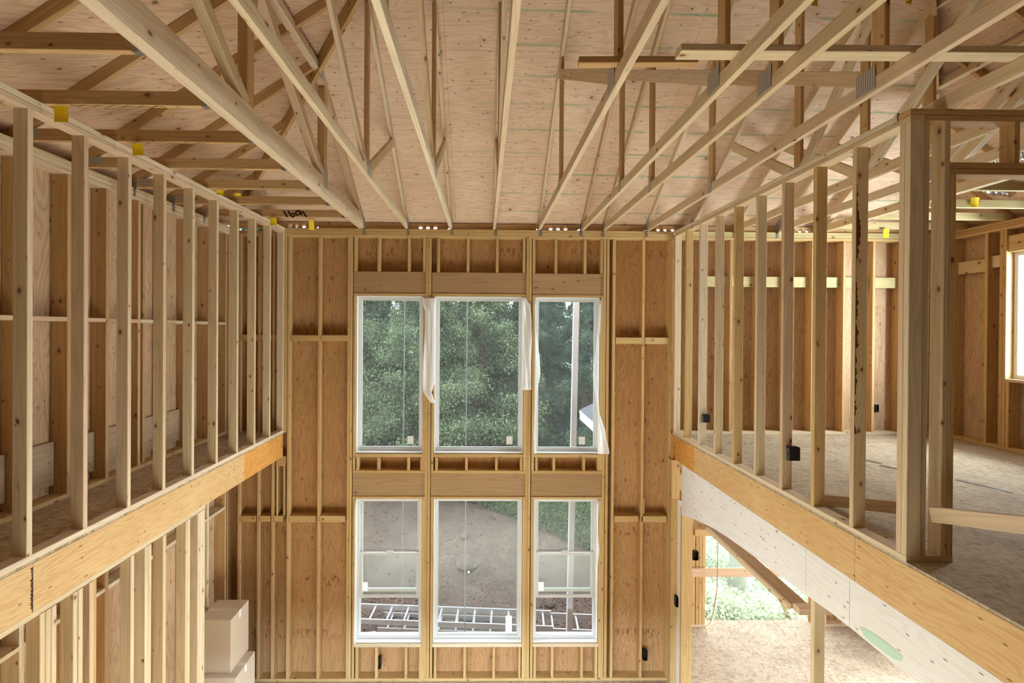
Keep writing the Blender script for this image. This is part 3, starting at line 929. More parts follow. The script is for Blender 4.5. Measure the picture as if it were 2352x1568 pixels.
def truss(i, x):
    girder = i in (0, 11)
    t = .076 if girder else T
    hb = .184 if i == 0 else D4
    root = empty('roof_truss', (x, YB, ZT), TN[i], 'truss', 'roof trusses over the room')
    yh = 3.16 - x if x < 1.7 else x + .26           # where the hip cuts the slope
    yh = max(yh, 1.75)
    bz = ZBC + hb / 2
    mt = LIGHT
    beam('bottom_chord', (x, YB + .1, bz), (x, YN, bz), t, hb, mt, root)
    th = D4
    zc = lambda y: chord_z(y) + th * c_ / 2
    beam('top_chord', (x, YB + .12, zc(YB + .12)), (x, yh, zc(yh)), t - .0015, th, LIGHT, root, (0, SL, 1))
    zt_ = chord_z(yh)
    beam('flat_chord', (x, yh + .02, zt_ + .03), (x, YN, zt_ + .03), t - .0045, D4 - .01, LIGHT, root)
    topz = lambda y: chord_z(y) if y > yh else zt_
    bt = ZBC + hb
    side = x - t / 2 if x > 0 else x + t / 2
    sx = x - t / 2 - .001 if x > 0 else x + t / 2 + .0025
    webs = []  # uprights get the browner lumber: their shading is put into the colour
    if girder:
        webs = [(5.02, bt, 5.02, topz(5.02), BROWN), (3.42, bt, 3.42, topz(3.42), BROWN), (5.0, bt, 3.5, topz(3.5), LIGHT), (3.38, bt, 1.95, zt_, LIGHT), (1.8, bt, 1.8, zt_, BROWN)]
    elif i in (1, 2, 3, 8, 9, 10):
        webs = [(4.36, bt, 4.36, topz(4.36), BROWN), (4.42, bt - .01, 5.53, topz(5.53), LIGHT), (4.3, bt, 2.35, topz(2.35), LIGHT), (2.2, bt, 2.2, topz(2.2), BROWN)]
    else:
        webs = [(4.75, bt, 4.75, topz(4.75), BROWN), (2.84, bt + .03, 4.83, topz(4.83) - .03, LIGHT), (2.72, bt, 2.72, topz(2.72), BROWN)]
    for (ya, z0, y2, z1, mm) in webs:
        a, b = Vector((x, ya, z0)), Vector((x, y2, z1))
        up = (0, 1, 0) if abs(ya - y2) < .01 else (0, -(b.z - a.z), b.y - a.y)
        tw = t - .006 if abs(ya - y2) < .01 else t - .003
        if abs(ya - y2) < .01 and i in (0, 11):
            beam('web', a, b, tw, .1, mm, root, up)
        else:
            beam('web', a, b, tw, D4, mm, root, up)
    # toothed plates on the face the camera sees
    for (ya, z0, y2, z1, mm) in webs[:3]:
        if girder:
            if z0 == bt and ya != y2: gang('gusset_plate', sx, ya + .02, bt - .01, .12, .2, root)
        elif i in (4, 5, 6, 7):
            if ya == 2.84: gang('gusset_plate', sx, 2.8, bt - .005, .14, .13, root)
            elif ya == 4.75: gang('gusset_plate', sx, 4.75, bt - .02, .07, .15, root)
        elif ya == 4.36: gang('gusset_plate', sx, 4.39, bt - .02, .14, .13, root)
    if girder: gang('gusset_plate', sx, yh, zt_ + .02, .12, .2, root)
    gang('gusset_plate', sx, YB - .02, bt - .0, .16, .14, root, -.3)
    # metal tie to the wall plate
    tx = x + t / 2 + .003 if x < 1 else x - t / 2 - .003
    mb = MB()
    mb.box(tx - .0015, tx + .0015, YB - .03, YB + .01, ZT - .02, ZT + .12, 0)
    mb.box(tx - .018, tx + .018, YB - .004, YB - .001, ZT - .085, ZT - .0, 0)
    for q in range(3):
        mb.box(tx - .006, tx + .006, YB - .008, YB - .003, ZT - .075 + q * .025, ZT - .065 + q * .025, 0)
    mb.done('hurricane_tie', GALV, root)
    return root


for i, x in enumerate(TXS):
    truss(i, x)

# short side trusses on the left
JY = [2.452 + .59 * k for k in range(7)]
JN = ['nearest', 'second', 'third', 'fourth', 'fifth', 'sixth', 'seventh and farthest']
for k, y in enumerate(JY):
    r = empty('jack_truss', (XO, y, ZT), 'short horizontal side truss on the left, %s from the camera' % JN[k] + (', handwriting on it' if k == 6 else ''), 'truss', 'left side trusses')
    x1 = -1.73
    jb = beam('bottom_chord', (XO - .1, y, ZBC + D4 / 2), (x1, y, ZBC + D4 / 2), T, D4, BROWN, r)
    xh = min(lx(y), .9)
    zc = lambda x: 6.255 + SL * (x - XO) + D4 * c_ / 2
    beam('top_chord', (XO - .12, y, zc(XO - .12)), (xh, y, zc(xh)), T - .002, D4, BROWN, r, (-SL, 0, 1))
    # hanger on the heavy truss
    box('joist_hanger', x1 - .04, x1 - .001, y - T / 2 - .002, y + T / 2 + .002, ZBC - .003, ZBC + .07, GALV, r, 0)
    gang2 = MB().slab([(XO + .05, y - T / 2 - .001, ZBC + .02), (XO + .15, y - T / 2 - .001, ZBC + .02), (XO + .15, y - T / 2 - .001, ZBC + .088), (XO + .05, y - T / 2 - .001, ZBC + .088)], .001, lambda p: (p.x, p.z), (0, -1, 0))
    gang2.done('gusset_plate', PLATE, r)
    mb = MB()
    yt = y - .025
    mb.box(XO - .001, XO + .003, yt - .018, yt + .018, ZT - .09, ZT, 0).box(XO - .02, XO + .02, yt - .002, yt + .002, ZT - .02, ZT + .09, 0)
    mb.done('hurricane_tie', GALV, r)
    if k in (1, 2, 3, 4, 5):
        mb = MB()
        x0 = -2.6 + random.uniform(-.2, .3)
        pts = [Vector((x0 + .045 * q, y + (.012 if q % 2 else -.012) * random.uniform(.4, 1), ZBC - .0005)) for q in range(14)]
        mb.tube(pts, .004, 5)
        for v_ in mb.v: v_.z = ZBC - .0005 + (v_.z - ZBC + .0005) * .15
        tag(mb.done('paint_scribble', INK, r), 'black scribble on the lower edge')
    if k == 6:
        yq = y - T / 2 - .002
        S6 = 6.818
        def zq(x, yy): return at(560 + x / S6, 470 + yy / S6, y=yq)
        strokes = [[(622, 92), (645, 130), (668, 168), (684, 192)], [(692, 94), (712, 130), (728, 165), (752, 188), (778, 188), (796, 168), (790, 142), (768, 134), (748, 146), (744, 168)],
                   [(878, 100), (850, 96), (822, 108), (810, 132), (822, 158), (848, 164), (870, 146), (878, 118), (880, 100), (896, 132), (908, 168)], [(915, 98), (940, 132), (962, 164), (984, 192)]]
        mb = MB()
        for st in strokes:
            mb.tube([zq(*q) for q in st], .0115, 6)
        for i_ in range(len(mb.v)):
            mb.v[i_].y = yq + (mb.v[i_].y - yq) * .1
        tag(mb.done('handwriting', INK, r), 'black handwritten number')

# hip boards and right side trusses
def hip(name, x0, y0, x1, y1, lab):
    z0, z1 = ZE + SL * (YB - y0) - .1, ZE + SL * (YB - y1) - .1
    tag(beam(name, (x0, y0, z0), (x1, y1, z1), T, .14, BROWN), lab, 'rafter')


hip('hip_rafter', lx(6.5), 6.5, lx(1.8), 1.8, 'brown hip rafter climbing from the left back corner of the roof')
hip('hip_rafter', rx(6.5), 6.5, rx(1.8), 1.8, 'brown hip rafter climbing from the right back corner of the roof')
for k, (y, lab) in enumerate(((6.35, 'farthest'), (5.24, 'middle'), (4.6, 'near'), (4.0, 'nearest'), (5.8, 'second farthest'))):
    r = empty('jack_truss', (XI, y, ZT), 'short side truss of the right loft roof, %s of the row' % lab, 'truss', 'right side trusses')
    beam('bottom_chord', (4.72, y, ZBC + D4 / 2), (XI + .06, y, ZBC + D4 / 2), T, D4, YELLOW, r)
    xh = max(rx(y), 1.6)
    zc = lambda x: 6.255 + SL * (XI - x) + D4 * c_ / 2
    beam('top_chord', (XI + .12, y, zc(XI + .12)), (xh, y, zc(xh)), T - .002, D4, BROWN, r, (SL, 0, 1))

# lateral braces lying on the chords
zbr = ZBC + D4 + .02
tag(beam('lateral_brace', (at(1571, 100, z=zbr).x, 2.56, zbr), (6.0, 2.50, zbr), D4, T, LIGHT), 'long two by four brace lying flat across the roof trusses, upper right', 'brace')
tag(beam('lateral_brace', (at(1329, 95, y=2.68).x, 2.68, zbr + .005), (at(1600, 97, y=2.66).x, 2.66, zbr + .005), .05, T, BROWN), 'thinner-looking brown brace just behind the flat brace, its end farther left', 'brace')

# eave vent blocks between trusses, three round holes each
def vent(pxs, lab):
    yb_ = YB + .05
    ctr = [at(q, 519 + (q - 690) * .0145, y=yb_) for q in pxs]
    x0, x1 = ctr[0].x - .2, ctr[2].x + .2
    z0, z1 = ZT, ZT + .085
    R = .028
    mb = MB()
    zc_ = sum(c.z for c in ctr) / 3
    zc_ = min(max(zc_, z0 + R + .008), z1 - R - .005)
    cells = [x0] + [(ctr[0].x + ctr[1].x) / 2, (ctr[1].x + ctr[2].x) / 2] + [x1]
    for k, c in enumerate(ctr):
        a, b = cells[k], cells[k + 1]
        n = 24
        for th_ in (0, .03):
            pass
        ring, outer = [], []
        for q in range(n):
            t = 2 * math.pi * q / n
            dx, dz = math.cos(t), math.sin(t)
            ring.append((c.x + R * dx, zc_ + R * dz))
            s1 = ((b - c.x) / dx if dx > 1e-6 else (a - c.x) / dx if dx < -1e-6 else 1e9)
            s2 = ((z1 - zc_) / dz if dz > 1e-6 else (z0 - zc_) / dz if dz < -1e-6 else 1e9)
            s_ = min(s1, s2)
            outer.append((c.x + s_ * dx, zc_ + s_ * dz))
        for yy in (yb_, yb_ + .03):
            n0 = len(mb.v)
            mb.v += [Vector((p[0], yy, p[1])) for p in ring] + [Vector((p[0], yy, p[1])) for p in outer]
            for q in range(n):
                w_ = (q + 1) % n
                mb.f.append((n0 + q, n0 + w_, n0 + n + w_, n0 + n + q))
                mb.u.append(tuple((mb.v[g].x, mb.v[g].z) for g in mb.f[-1]))
        n0 = len(mb.v)
        mb.v += [Vector((p[0], yb_, p[1])) for p in ring] + [Vector((p[0], yb_ + .03, p[1])) for p in ring]
        for q in range(n):
            w_ = (q + 1) % n
            mb.f.append((n0 + q, n0 + w_, n0 + n + w_, n0 + n + q))
            mb.u.append(((0, 0), (0, .01), (.01, .01), (.01, 0)))
    tag(mb.done('eave_vent', BROWN), lab, 'vent block', 'eave vent blocks along the back wall')
    return x0, x1


vx = []
for pxs, lab in (((667, 682, 698), 'eave vent block with three bright holes at the left end of the plate'), ((966, 983, 1000), 'eave vent block with three bright holes above the post left of the middle window'),
                 ((1265, 1282, 1299), 'eave vent block with three bright holes above the right window'), ((1512, 1528, 1545), 'eave vent block with bright holes beside the right loft partition'), ((1822, 1838, 1854), 'eave vent block with bright holes inside the right loft room')):
    vx.append(vent(pxs, lab))
vx = sorted(vx)
xx = -3.5
ev = empty('eave_blocking', (0, YB + .05, ZT), 'solid eave blocks between the vents on top of the back wall', 'blocking')
for a, b in vx + [(6.4, 6.5)]:
    if a - xx > .02: box('block', xx, a - .002, YB + .05, YB + .08, ZT, ZT + .085, BROWN, ev)
    xx = b + .002

# ------------------------------------------------------------------ yellow tags
def ytag(px0, py0, px1, py1, y, lab, twist=0.0):
    a, b = at(px0, py0, y=y), at(px1, py1, y=y)
    w_, h_ = b.x - a.x, a.z - b.z
    ct, st_ = math.cos(twist), math.sin(twist)
    mb = MB()
    fn = lambda i, j: (a.x + w_ * i * ct, y + w_ * i * st_ + .012 * math.sin(j * 2.2) - .006 * math.sin(i * 3), a.z - h_ * j)
    mb.grid(lambda i, j: fn(i, 1 - j), 4, 6)
    n = len(mb.v)
    k = len(mb.f)
    mb.v += [v + Vector((0, .0012, 0)) for v in mb.v]
    mb.f += [tuple(q + n for q in reversed(f)) for f in mb.f[:k]]
    mb.u += [tuple(reversed(q)) for q in mb.u[:k]]
    tag(mb.done('paper_tag', TAG, None, True), lab, 'tag', 'yellow paper tags on the trusses')


for g in ((121, 243, 153, 279, 3.03 - .022, 'yellow paper tag hanging from the second left side truss, the largest one'),
          (302, 330, 327, 356, 3.60, 'yellow paper tag hanging from the third left side truss, slightly skewed'),
          (496, 437, 512, 447, 4.8, 'small yellow tag above the left plates, fourth along'),
          (538, 444, 552, 452, 4.80, 'small yellow tag under a left side truss, right of the plates'),
          (522, 480, 530, 492, 5.4, 'small yellow tag behind the far left studs'),
          (620, 500, 635, 517, 5.95, 'square yellow tag at the far end of the left partition plates'),
          (2030, 525, 2043, 546, 6.3, 'yellow paper tag seen between studs in the right loft room'),
          (2231, 453, 2250, 475, 5.2, 'yellow paper tag above the door header at the right')):
    ytag(*g)
ytag(709, 503, 722, 527, 6.5, 'narrow twisted yellow tag by the left vent holes', .9)
ytag(1868, -14, 1886, 10, 2.3, 'yellow tag cut off by the top edge, left of the pair', .3)
ytag(2086, -12, 2104, 6, 2.3, 'yellow tag cut off by the top edge, right of the pair', .3)

# ------------------------------------------------------------------ electrical boxes
def ebox(x, y, z, w_, h_, d_, face, lab):
    """open black box; face = direction its open side points"""
    r = empty('electrical_box', (x, y, z), lab, 'electrical box', 'black electrical boxes')
    mb = MB()
    t = .004
    if face == 'x':
        mb.box(x - d_, x - d_ + t, y - w_ / 2, y + w_ / 2, z - h_ / 2, z + h_ / 2, 0)
        for s_ in (-1, 1):
            mb.box(x - d_, x, y + s_ * w_ / 2 - t / 2, y + s_ * w_ / 2 + t / 2, z - h_ / 2, z + h_ / 2, 0)
            mb.box(x - d_, x, y - w_ / 2, y + w_ / 2, z + s_ * h_ / 2 - t / 2, z + s_ * h_ / 2 + t / 2, 0)
    else:
        mb.box(x - w_ / 2, x + w_ / 2, y + d_ - t, y + d_, z - h_ / 2, z + h_ / 2, 0)
        for s_ in (-1, 1):
            mb.box(x + s_ * w_ / 2 - t / 2, x + s_ * w_ / 2 + t / 2, y, y + d_, z - h_ / 2, z + h_ / 2, 0)
            mb.box(x - w_ / 2, x + w_ / 2, y, y + d_, z + s_ * h_ / 2 - t / 2, z + s_ * h_ / 2 + t / 2, 0)
    mb.done('box_body', BLACK, r)
    if face == 'x':
        box('bracket', x - d_ * .9, x - d_ * .2, y - w_ / 2 - .004, y - w_ / 2 - .001, z - h_ * .3, z + h_ * .3, BLACK, r, 0)
    return r


def ebox2(px, py, y, lab, w_, h_):
    """deep switch box nailed to the near side of a partition stud, with a steel bracket"""
    c = at(px, py, y=y)
    r = empty('electrical_box', c, lab, 'electrical box', 'black electrical boxes')
    mb = MB()
    mb.box(c.x - w_ / 2, c.x + w_ / 2, c.y - .055, c.y, c.z - h_ / 2, c.z + h_ / 2, .004)
    mb.done('box_body', BLACK, r)
    box('lip', c.x - w_ / 2 + .005, c.x + w_ / 2 - .02, c.y - .05, c.y - .01, c.z + h_ / 2, c.z + h_ / 2 + .006, BLACK, r, 0)
    br_ = box('bracket', c.x - w_ / 2 - .026, c.x - w_ / 2 - .0005, c.y - .05, c.y - .046, c.z - h_ / 2 + .004, c.z + h_ / 2 - .004, GALV, r, 0)
    box('bracket_slot', c.x - w_ / 2 - .017, c.x - w_ / 2 - .008, c.y - .0515, c.y - .0498, c.z - .006, c.z + .006, BLACK, br_, 0)


ebox2(1619, 959.5, 6.204 - .4064 - .001, 'black electrical box on a right partition stud near the back wall', .082, .09)
ebox2(1817, 1039, 6.204 - .4064 * 5 - .001, 'larger black electrical box on a right partition stud near the camera', .094, .115)
c = at(2014.5, 937, y=YS - .002)
ebox(c.x - .02, YS - .022, c.z, .055, .1, .021, 'y', 'black outlet box on the bright back sheathing of the right loft')
c = at(870, 1521, y=YB + .04)
ebox(c.x, YB + .02, c.z, .055, .15, .06, 'y', 'black outlet box low under the left window')
c = at(1480, 1503, y=YB + .04)
ebox(c.x + .008, YB + .02, c.z, .055, .14, .06, 'y', 'black outlet box low on the back wall right of the windows')
c = at(1598, 1276, y=YD - .05)
ebox(c.x, YD - .0605, c.z, .08, .14, .06, 'y', 'black switch box beside the bright doorway')
c = at(1554, 1381, y=YB - .16)
ebox(c.x, YB - .1795, c.z, .03, .13, .06, 'y', 'narrow black box on the corner post under the right beam')

# ------------------------------------------------------------------ cardboard boxes
def carton(x0, x1, y0, y1, z0, z1, lab, tapex):
    r = empty('cardboard_box', ((x0 + x1) / 2, (y0 + y1) / 2, z0), lab, 'box')
    box('carton', x0, x1, y0, y1, z0, z1 - .004, CARD, r, .004)
    box('flap', x0 + .001, x1 - .001, y0 + .001, (y0 + y1) / 2 - .001, z1 - .004, z1, CARD_LIT, r, .001)
    box('flap', x0 + .001, x1 - .001, (y0 + y1) / 2 + .001, y1 - .001, z1 - .004, z1, CARD_LIT, r, .001)
    mb = MB()
    ym = (y0 + y1) / 2
    mb.box(x0 + .005, x1 - .002, ym - .025, ym + .025, z1, z1 + .001, 0).box(x1, x1 + .001, ym - .025, ym + .025, z1 - .09, z1 + .001, 0)
    mb.done('tape', TAPE, r)


yf = 5.8
x1 = at(530, 1480, y=yf).x
carton(x1 - .40, x1, yf, yf + .44, .70, at(530, 1424, y=yf).z, 'upper cardboard box stacked at the lower left', 0)
x2 = at(541.5, 1550, y=5.72).x
carton(x2 - .47, x2, 5.72, 6.2, 0, .698, 'lower cardboard box at the bottom of the stack, cut by the picture edge', 0)

# ------------------------------------------------------------------ plastic wrap round the windows
def film(name, outline, y, lab, amp=.012, seed=1):
    """outline: list of (pyrow, px left, px right)"""
    rows = outline
    mb = MB()
    nu = 7
    def fn(i, j):
        t = j * (len(rows) - 1)
        k = min(int(t), len(rows) - 2)
        f = t - k
        py = rows[k][0] * (1 - f) + rows[k + 1][0] * f
        a = rows[k][1] * (1 - f) + rows[k + 1][1] * f
        b = rows[k][2] * (1 - f) + rows[k + 1][2] * f
        p = at(a + (b - a) * i, py, y=y)
        return (p.x, y - .006 + amp * math.sin(i * 5 + j * 7 + seed) * .6 + amp * .5 * math.sin(i * 11 - j * 13), p.z)
    mb.grid(fn, nu, 40)
    o = mb.done(name, FILM, None, True)
    mo = o.modifiers.new('thick', 'SOLIDIFY')
    mo.thickness = .001
    tag(o, lab, 'plastic wrap', 'torn wrap around the windows')


film('window_wrap', [(684, 969, 1000), (700, 972, 1000), (715, 977, 1000), (760, 976, 999), (820, 973, 999), (878, 971, 999), (900, 972, 991), (925, 989, 999)], YB - .02, 'torn pale wrap on the post between the left and middle upper windows')
film('window_wrap', [(683, 1199, 1207), (700, 1199, 1218), (730, 1199, 1220), (780, 1199, 1221.5), (840, 1199, 1220), (895, 1199, 1220)], YB - .02, 'pale wrap strip on the post right of the middle upper window', seed=3)
film('window_wrap', [(690, 1375, 1381), (760, 1373, 1378), (800, 1368, 1374), (860, 1362, 1374), (900, 1366, 1374), (950, 1372, 1377), (985, 1374, 1390), (1010, 1373, 1393), (1036, 1372, 1399), (1042, 1372, 1398)], YB - .025, 'torn wrap trailing down the right side of the right upper window', seed=5)
film('window_wrap', [(690, 1228, 1232), (760, 1228, 1231), (820, 1229, 1239), (860, 1229, 1241), (900, 1229, 1233), (1000, 1226, 1230), (1041, 1226, 1232)], YB - .01, 'thin wrap edge on the left side of the right upper window', seed=8)
film('window_wrap', [(1150, 1369, 1376), (1220, 1370, 1373), (1260, 1369, 1376), (1300, 1368, 1373), (1470, 1367, 1371)], YB - .01, 'thin wrap edge on the right side of the lower right window', seed=9)
film('window_wrap', [(1150, 816, 819), (1250, 815, 819), (1350, 814, 818), (1480, 812, 818)], YB - .01, 'thin wrap edge on the left side of the lower left window', seed=10)

# foil duct in the right roof
mb = MB()
pts = [at(2262, 372, y=4.9), at(2290, 366, y=4.8), at(2330, 356, y=4.7), at(2370, 345, y=4.6)]
mb.tube([pts[0] + (pts[-1] - pts[0]) * t for t in np.linspace(0, 1, 30)], [.075 + .012 * (k % 2) + random.uniform(-.008, .008) for k in range(30)], 14)
tag(mb.done('foil_duct', FOIL), 'crumpled silver foil duct in the right roof, upper one', 'duct')
mb = MB()
pts = [at(2268, 425, y=5.5), at(2330, 432, y=5.3)]
mb.tube([pts[0] + (pts[-1] - pts[0]) * t for t in np.linspace(0, 1, 30)], [.08 + .014 * (k % 2) + random.uniform(-.012, .012) for k in range(30)], 14)
tag(mb.done('foil_duct', FOIL), 'crumpled silver foil duct in the right roof, lower one', 'duct')

# ------------------------------------------------------------------ outside
def gz(x, y):
    base = -.18 + max(0, y - 8.6) * .24 + .05 * math.sin(x * 1.7) * math.sin(y * 1.3)
    # the bank ends along a line running from the middle to the right
    d = ((x + .5) * 1.8 + (y - 11.8) * 2.8) / math.hypot(1.8, 2.8)
    if d > 0: base -= min(d * .55, 2.2)
    return base


mb = MB()
nx, ny = 90, 80
gx, gy = np.linspace(-11, 14, nx + 1), np.linspace(6.78, 26, ny + 1)
for j in range(ny + 1):
    for i in range(nx + 1):
        z_ = gz(gx[i], gy[j]) + RNG.normal() * .022
        if gx[i] > 2.7 and gy[j] < 8.4: z_ = min(z_, -.35)
        mb.v.append(Vector((gx[i], gy[j], z_)))
for j in range(ny):
    for i in range(nx):
        a = j * (nx + 1) + i
        mb.f.append((a, a + 1, a + nx + 2, a + nx + 1))
        mb.u.append(((0, 0), (1, 0), (1, 1), (0, 1)))
o = mb.done('ground', SOIL, None, True)
tag(o, 'bare brown soil bank rising outside the lower windows', 'ground', None, 'structure')


def blob(name, c, r, lab, seed):
    g = np.random.default_rng(seed)
    mb = MB()
    nu, nv = 14, 9
    ph = g.uniform(0, 6, 6)
    def fn(i, j):
        th, fi = i * 2 * math.pi, j * math.pi
        d = Vector((math.cos(th) * math.sin(fi), math.sin(th) * math.sin(fi), math.cos(fi)))
        k = 1 + .18 * math.sin(3 * d.x + ph[0]) + .15 * math.sin(4 * d.y + ph[1]) + .15 * math.sin(5 * d.z + ph[2])
        return Vector(c) + Vector((d.x * r[0], d.y * r[1], d.z * r[2])) * k
    mb.grid(fn, nu, nv)
    tag(mb.done(name, ROCK), lab, 'rock', 'rocks in the soil bank')


for (px, py, r, lab, sd) in ((1076, 1298, (.24, .2, .2), 'largest rock in the soil bank outside the middle lower window', 1), (1066, 1236, (.11, .1, .1), 'smaller rock higher up the soil bank outside the middle window', 2), (1262, 1393, (.1, .09, .08), 'small reddish rock by the ladder outside the right lower window', 3)):
    best = min((abs(at(px, py, y=yy).z - gz(at(px, py, y=yy).x, yy)), yy) for yy in np.linspace(7.5, 14, 200))[1]
    p_ = at(px, py, y=best)
    blob('rock', (p_.x, p_.y, p_.z), r, lab, sd)
mb = MB()
for k in range(420):
    x, y = random.uniform(-3.2, 3), random.uniform(8, 12.5)
    z_ = gz(x, y)
    s_ = random.uniform(.006, .02)
    mb.box(x - s_ * random.uniform(.6, 1.4), x + s_, y - s_, y + s_ * random.uniform(.6, 1.4), z_ - s_ * .5, z_ + s_ * .8, s_ * .35)
o = mb.done('gravel', SOIL)
tag(o, 'loose stones and clods scattered over the soil bank', 'stones', None, 'stuff')


def ladder(x0, x1, yl, yr, z, lab, n):
    r = empty('ladder', ((x0 + x1) / 2, (yl + yr) / 2, z), lab, 'ladder', 'aluminium ladders on the ground outside')
    d = Vector((x1 - x0, yr - yl, 0))
    nrm = Vector((-d.y, d.x, 0)).normalized() * .43
    a, b = Vector((x0, yl, z)), Vector((x1, yr, z))
    beam('rail', a, b, .028, .085, ALU, r)
    beam('rail', a + nrm, b + nrm, .028, .085, ALU, r)
    for k in range(n):
        p_ = a + d * ((k + .5) / n)
        MB().tube([p_ + nrm * .03, p_ + nrm * .97], .017, 8).done('rung', ALU, r)


ladder(-2.9, 1.15, 8.05, 7.78, 0.0, 'long aluminium ladder lying outside, seen through the left and middle lower windows', 14)
ladder(-1.72, .55, 7.93, 7.78, -.11, 'aluminium ladder section lying just under the long one', 8)
ladder(.95, 3.4, 7.8, 7.62, -.04, 'aluminium ladder lying outside the right lower window', 6)
tag(beam('metal_strip', (-2.4, 7.72, -.1), (-1.72, 7.76, -.05), .04, .03, ALU), 'thin white metal strip on the ground outside the left lower window', 'strip')

# hanging ropes and post
for (px, y, lab) in ((927, 7.05, 'thin grey rope hanging outside the left windows'), (1071, 7.05, 'thin grey rope hanging outside the middle windows')):
    a, b = at(px + 3, 600, y=y), at(px - 4, 1450, y=y)
    mb = MB()
    mb.tube([a + (b - a) * t + Vector((.002 * math.sin(t * 9), 0, 0)) for t in np.linspace(0, 1, 40)], .007, 6)
    tag(mb.done('rope', ROPE, None, True), lab, 'rope', 'ropes hanging outside the windows')
a, b = at(1325.5, 600, y=7.5), at(1307, 1462, y=7.5)
tag(beam('white_post', b, a, .085, .085, GREYP, None, (0, 1, 0)), 'tall pale square post standing outside the right windows', 'post')
# cord by the doorway
pts = [at(1700, 1165, y=7.6), at(1650, 1200, y=7.6), at(1647, 1350, y=7.65), at(1641, 1395, y=7.65), at(1632, 1428, y=7.6), at(1620, 1440, y=7.55)]
tag(MB().tube(pts, .006, 6).done('cord', CORD), 'thin cord dangling in the bright doorway', 'cord')

# porch roof corner
er = empty('porch_roof', (2.2, 8.3, 3.2), 'grey shingled corner of a lower roof with white fascia outside the right window', 'roof')
c0 = at(1334, 946, y=9.3)
ze, xe = c0.z, c0.x
MB().slab([(xe, 6.8, ze), (xe, 9.3, ze), (xe + 1.9, 9.3, ze + 1.0), (xe + 1.9, 6.8, ze + 1.0)], .03, lambda p: (p.x, p.y), (-.46, 0, .89)).done('shingles', SHINGLE, er)
mb = MB()
for k in range(6):
    t = k / 6
    mb.slab([(xe + 1.9 * t - .02, 6.8, ze + t + .032), (xe + 1.9 * t - .02, 9.32, ze + t + .032), (xe + 1.9 * (t + .17), 9.32, ze + t + .2), (xe + 1.9 * (t + .17), 6.8, ze + t + .2)], .008, lambda p: (p.x, p.y), (-.46, 0, .89))
mb.done('shingle_course', SHINGLE, er)
box('fascia', xe - .02, xe, 6.8, 9.3, ze - .14, ze + .03, WHITEP, er)
beam('rake_board', (xe, 9.31, ze - .06), (xe + 1.9, 9.31, ze + .94), .02, .16, WHITEP, er)


# ------------------------------------------------------------------ trees
def leaves_mesh(name, P_, A, size, aspect, mat):
    """P_ (n,3) centres, A (n,3) leaf axes -> one mesh of small quads"""
    n = len(P_)
    A = A / np.linalg.norm(A, axis=1)[:, None]
    R_ = RNG.normal(size=(n, 3)) * .75 + np.array([0, -.35, .9])
    B = np.cross(A, R_)
    B /= np.linalg.norm(B, axis=1)[:, None]
    s = size * RNG.uniform(.6, 1.35, n)[:, None]
    a, b = A * s, B * s * aspect
    q = np.stack([P_ - a * .5, P_ + b * .5, P_ + a * .5, P_ - b * .5], 1).reshape(-1, 3)
    me = bpy.data.meshes.new(name)
    me.vertices.add(n * 4)
    me.vertices.foreach_set('co', q.astype(np.float32).ravel())
    me.loops.add(n * 4)
    me.loops.foreach_set('vertex_index', np.arange(n * 4, dtype=np.int32))
    me.polygons.add(n)
    me.polygons.foreach_set('loop_start', np.arange(n, dtype=np.int32) * 4)
    me.polygons.foreach_set('loop_total', np.full(n, 4, np.int32))
    me.update()
    me.materials.append(mat)
    return me


def crown(kind, hgt, rad, nb, per, z0):
    Ps, As = [], []
    for k in range(nb):
        t = (k + RNG.uniform()) / nb
        h = z0 + (hgt - z0) * t
        az = RNG.uniform(0, 6.283)
        L = rad * (1 - t) ** .75 * RNG.uniform(.65, 1.12) + .3
        d = np.array([math.cos(az), math.sin(az), 0])
        pr = np.array([-d[1], d[0], 0])
        u = RNG.uniform(.1, 1, per) ** .7
        droop = (-.28 if kind == 'fir' else -.12) * L * u ** 2 + (.1 if kind == 'fir' else .25) * L * u
        wid = (.22 if kind == 'fir' else .34) * L * (.25 + .75 * np.sin(u * 2.6))
        lat = RNG.normal(size=per) * wid * .5
        up = RNG.normal(size=per) * (.04 if kind == 'fir' else .13)
        hang = -np.abs(RNG.normal(size=per)) * (.16 if kind == 'fir' else .05)
        Ps.append(d * (u * L)[:, None] + pr * lat[:, None] + np.array([0, 0, 1]) * (h + droop + up + hang)[:, None])
        ax = d * RNG.uniform(.2, .8, per)[:, None] + pr * (np.sign(lat) * RNG.uniform(.2, 1, per))[:, None] + np.array([0, 0, -1]) * RNG.uniform(.1, .9, per)[:, None]
        As.append(ax)
    return np.concatenate(Ps), np.concatenate(As)


def tree_proto(kind, hgt, rad, nb, per, z0, size, asp, mat):
    P_, A = crown(kind, hgt, rad, nb, per, z0)
    me = leaves_mesh('foliage', P_, A, size, asp, mat)
    mb = MB()
    mb.tube([(.05 * math.sin(q), .05 * math.cos(q * 2), hgt * q / 6 - .5) for q in range(7)], [.24 * (1 - q / 7.5) + .02 for q in range(7)], 10)
    for k in range(26):
        h = z0 + (hgt - z0) * k / 30
        az = k * 2.4
        L = rad * (1 - k / 30) * .7
        mb.tube([(0, 0, h), (math.cos(az) * L * .5, math.sin(az) * L * .5, h + .08 * L), (math.cos(az) * L, math.sin(az) * L, h - .1 * L)], [.035, .022, .008], 5)
    tr_ = mb.done('trunk', BARK, None, True)
    tm = tr_.data
    off = tr_.location.copy()
    bpy.data.objects.remove(tr_)
    return me, tm, off


fir = tree_proto('fir', 7.2, 2.5, 190, 620, .5, .085, .3, LEAF_B)
broad = tree_proto('broad', 6.8, 2.5, 130, 850, .7, .065, .62, LEAF_A)


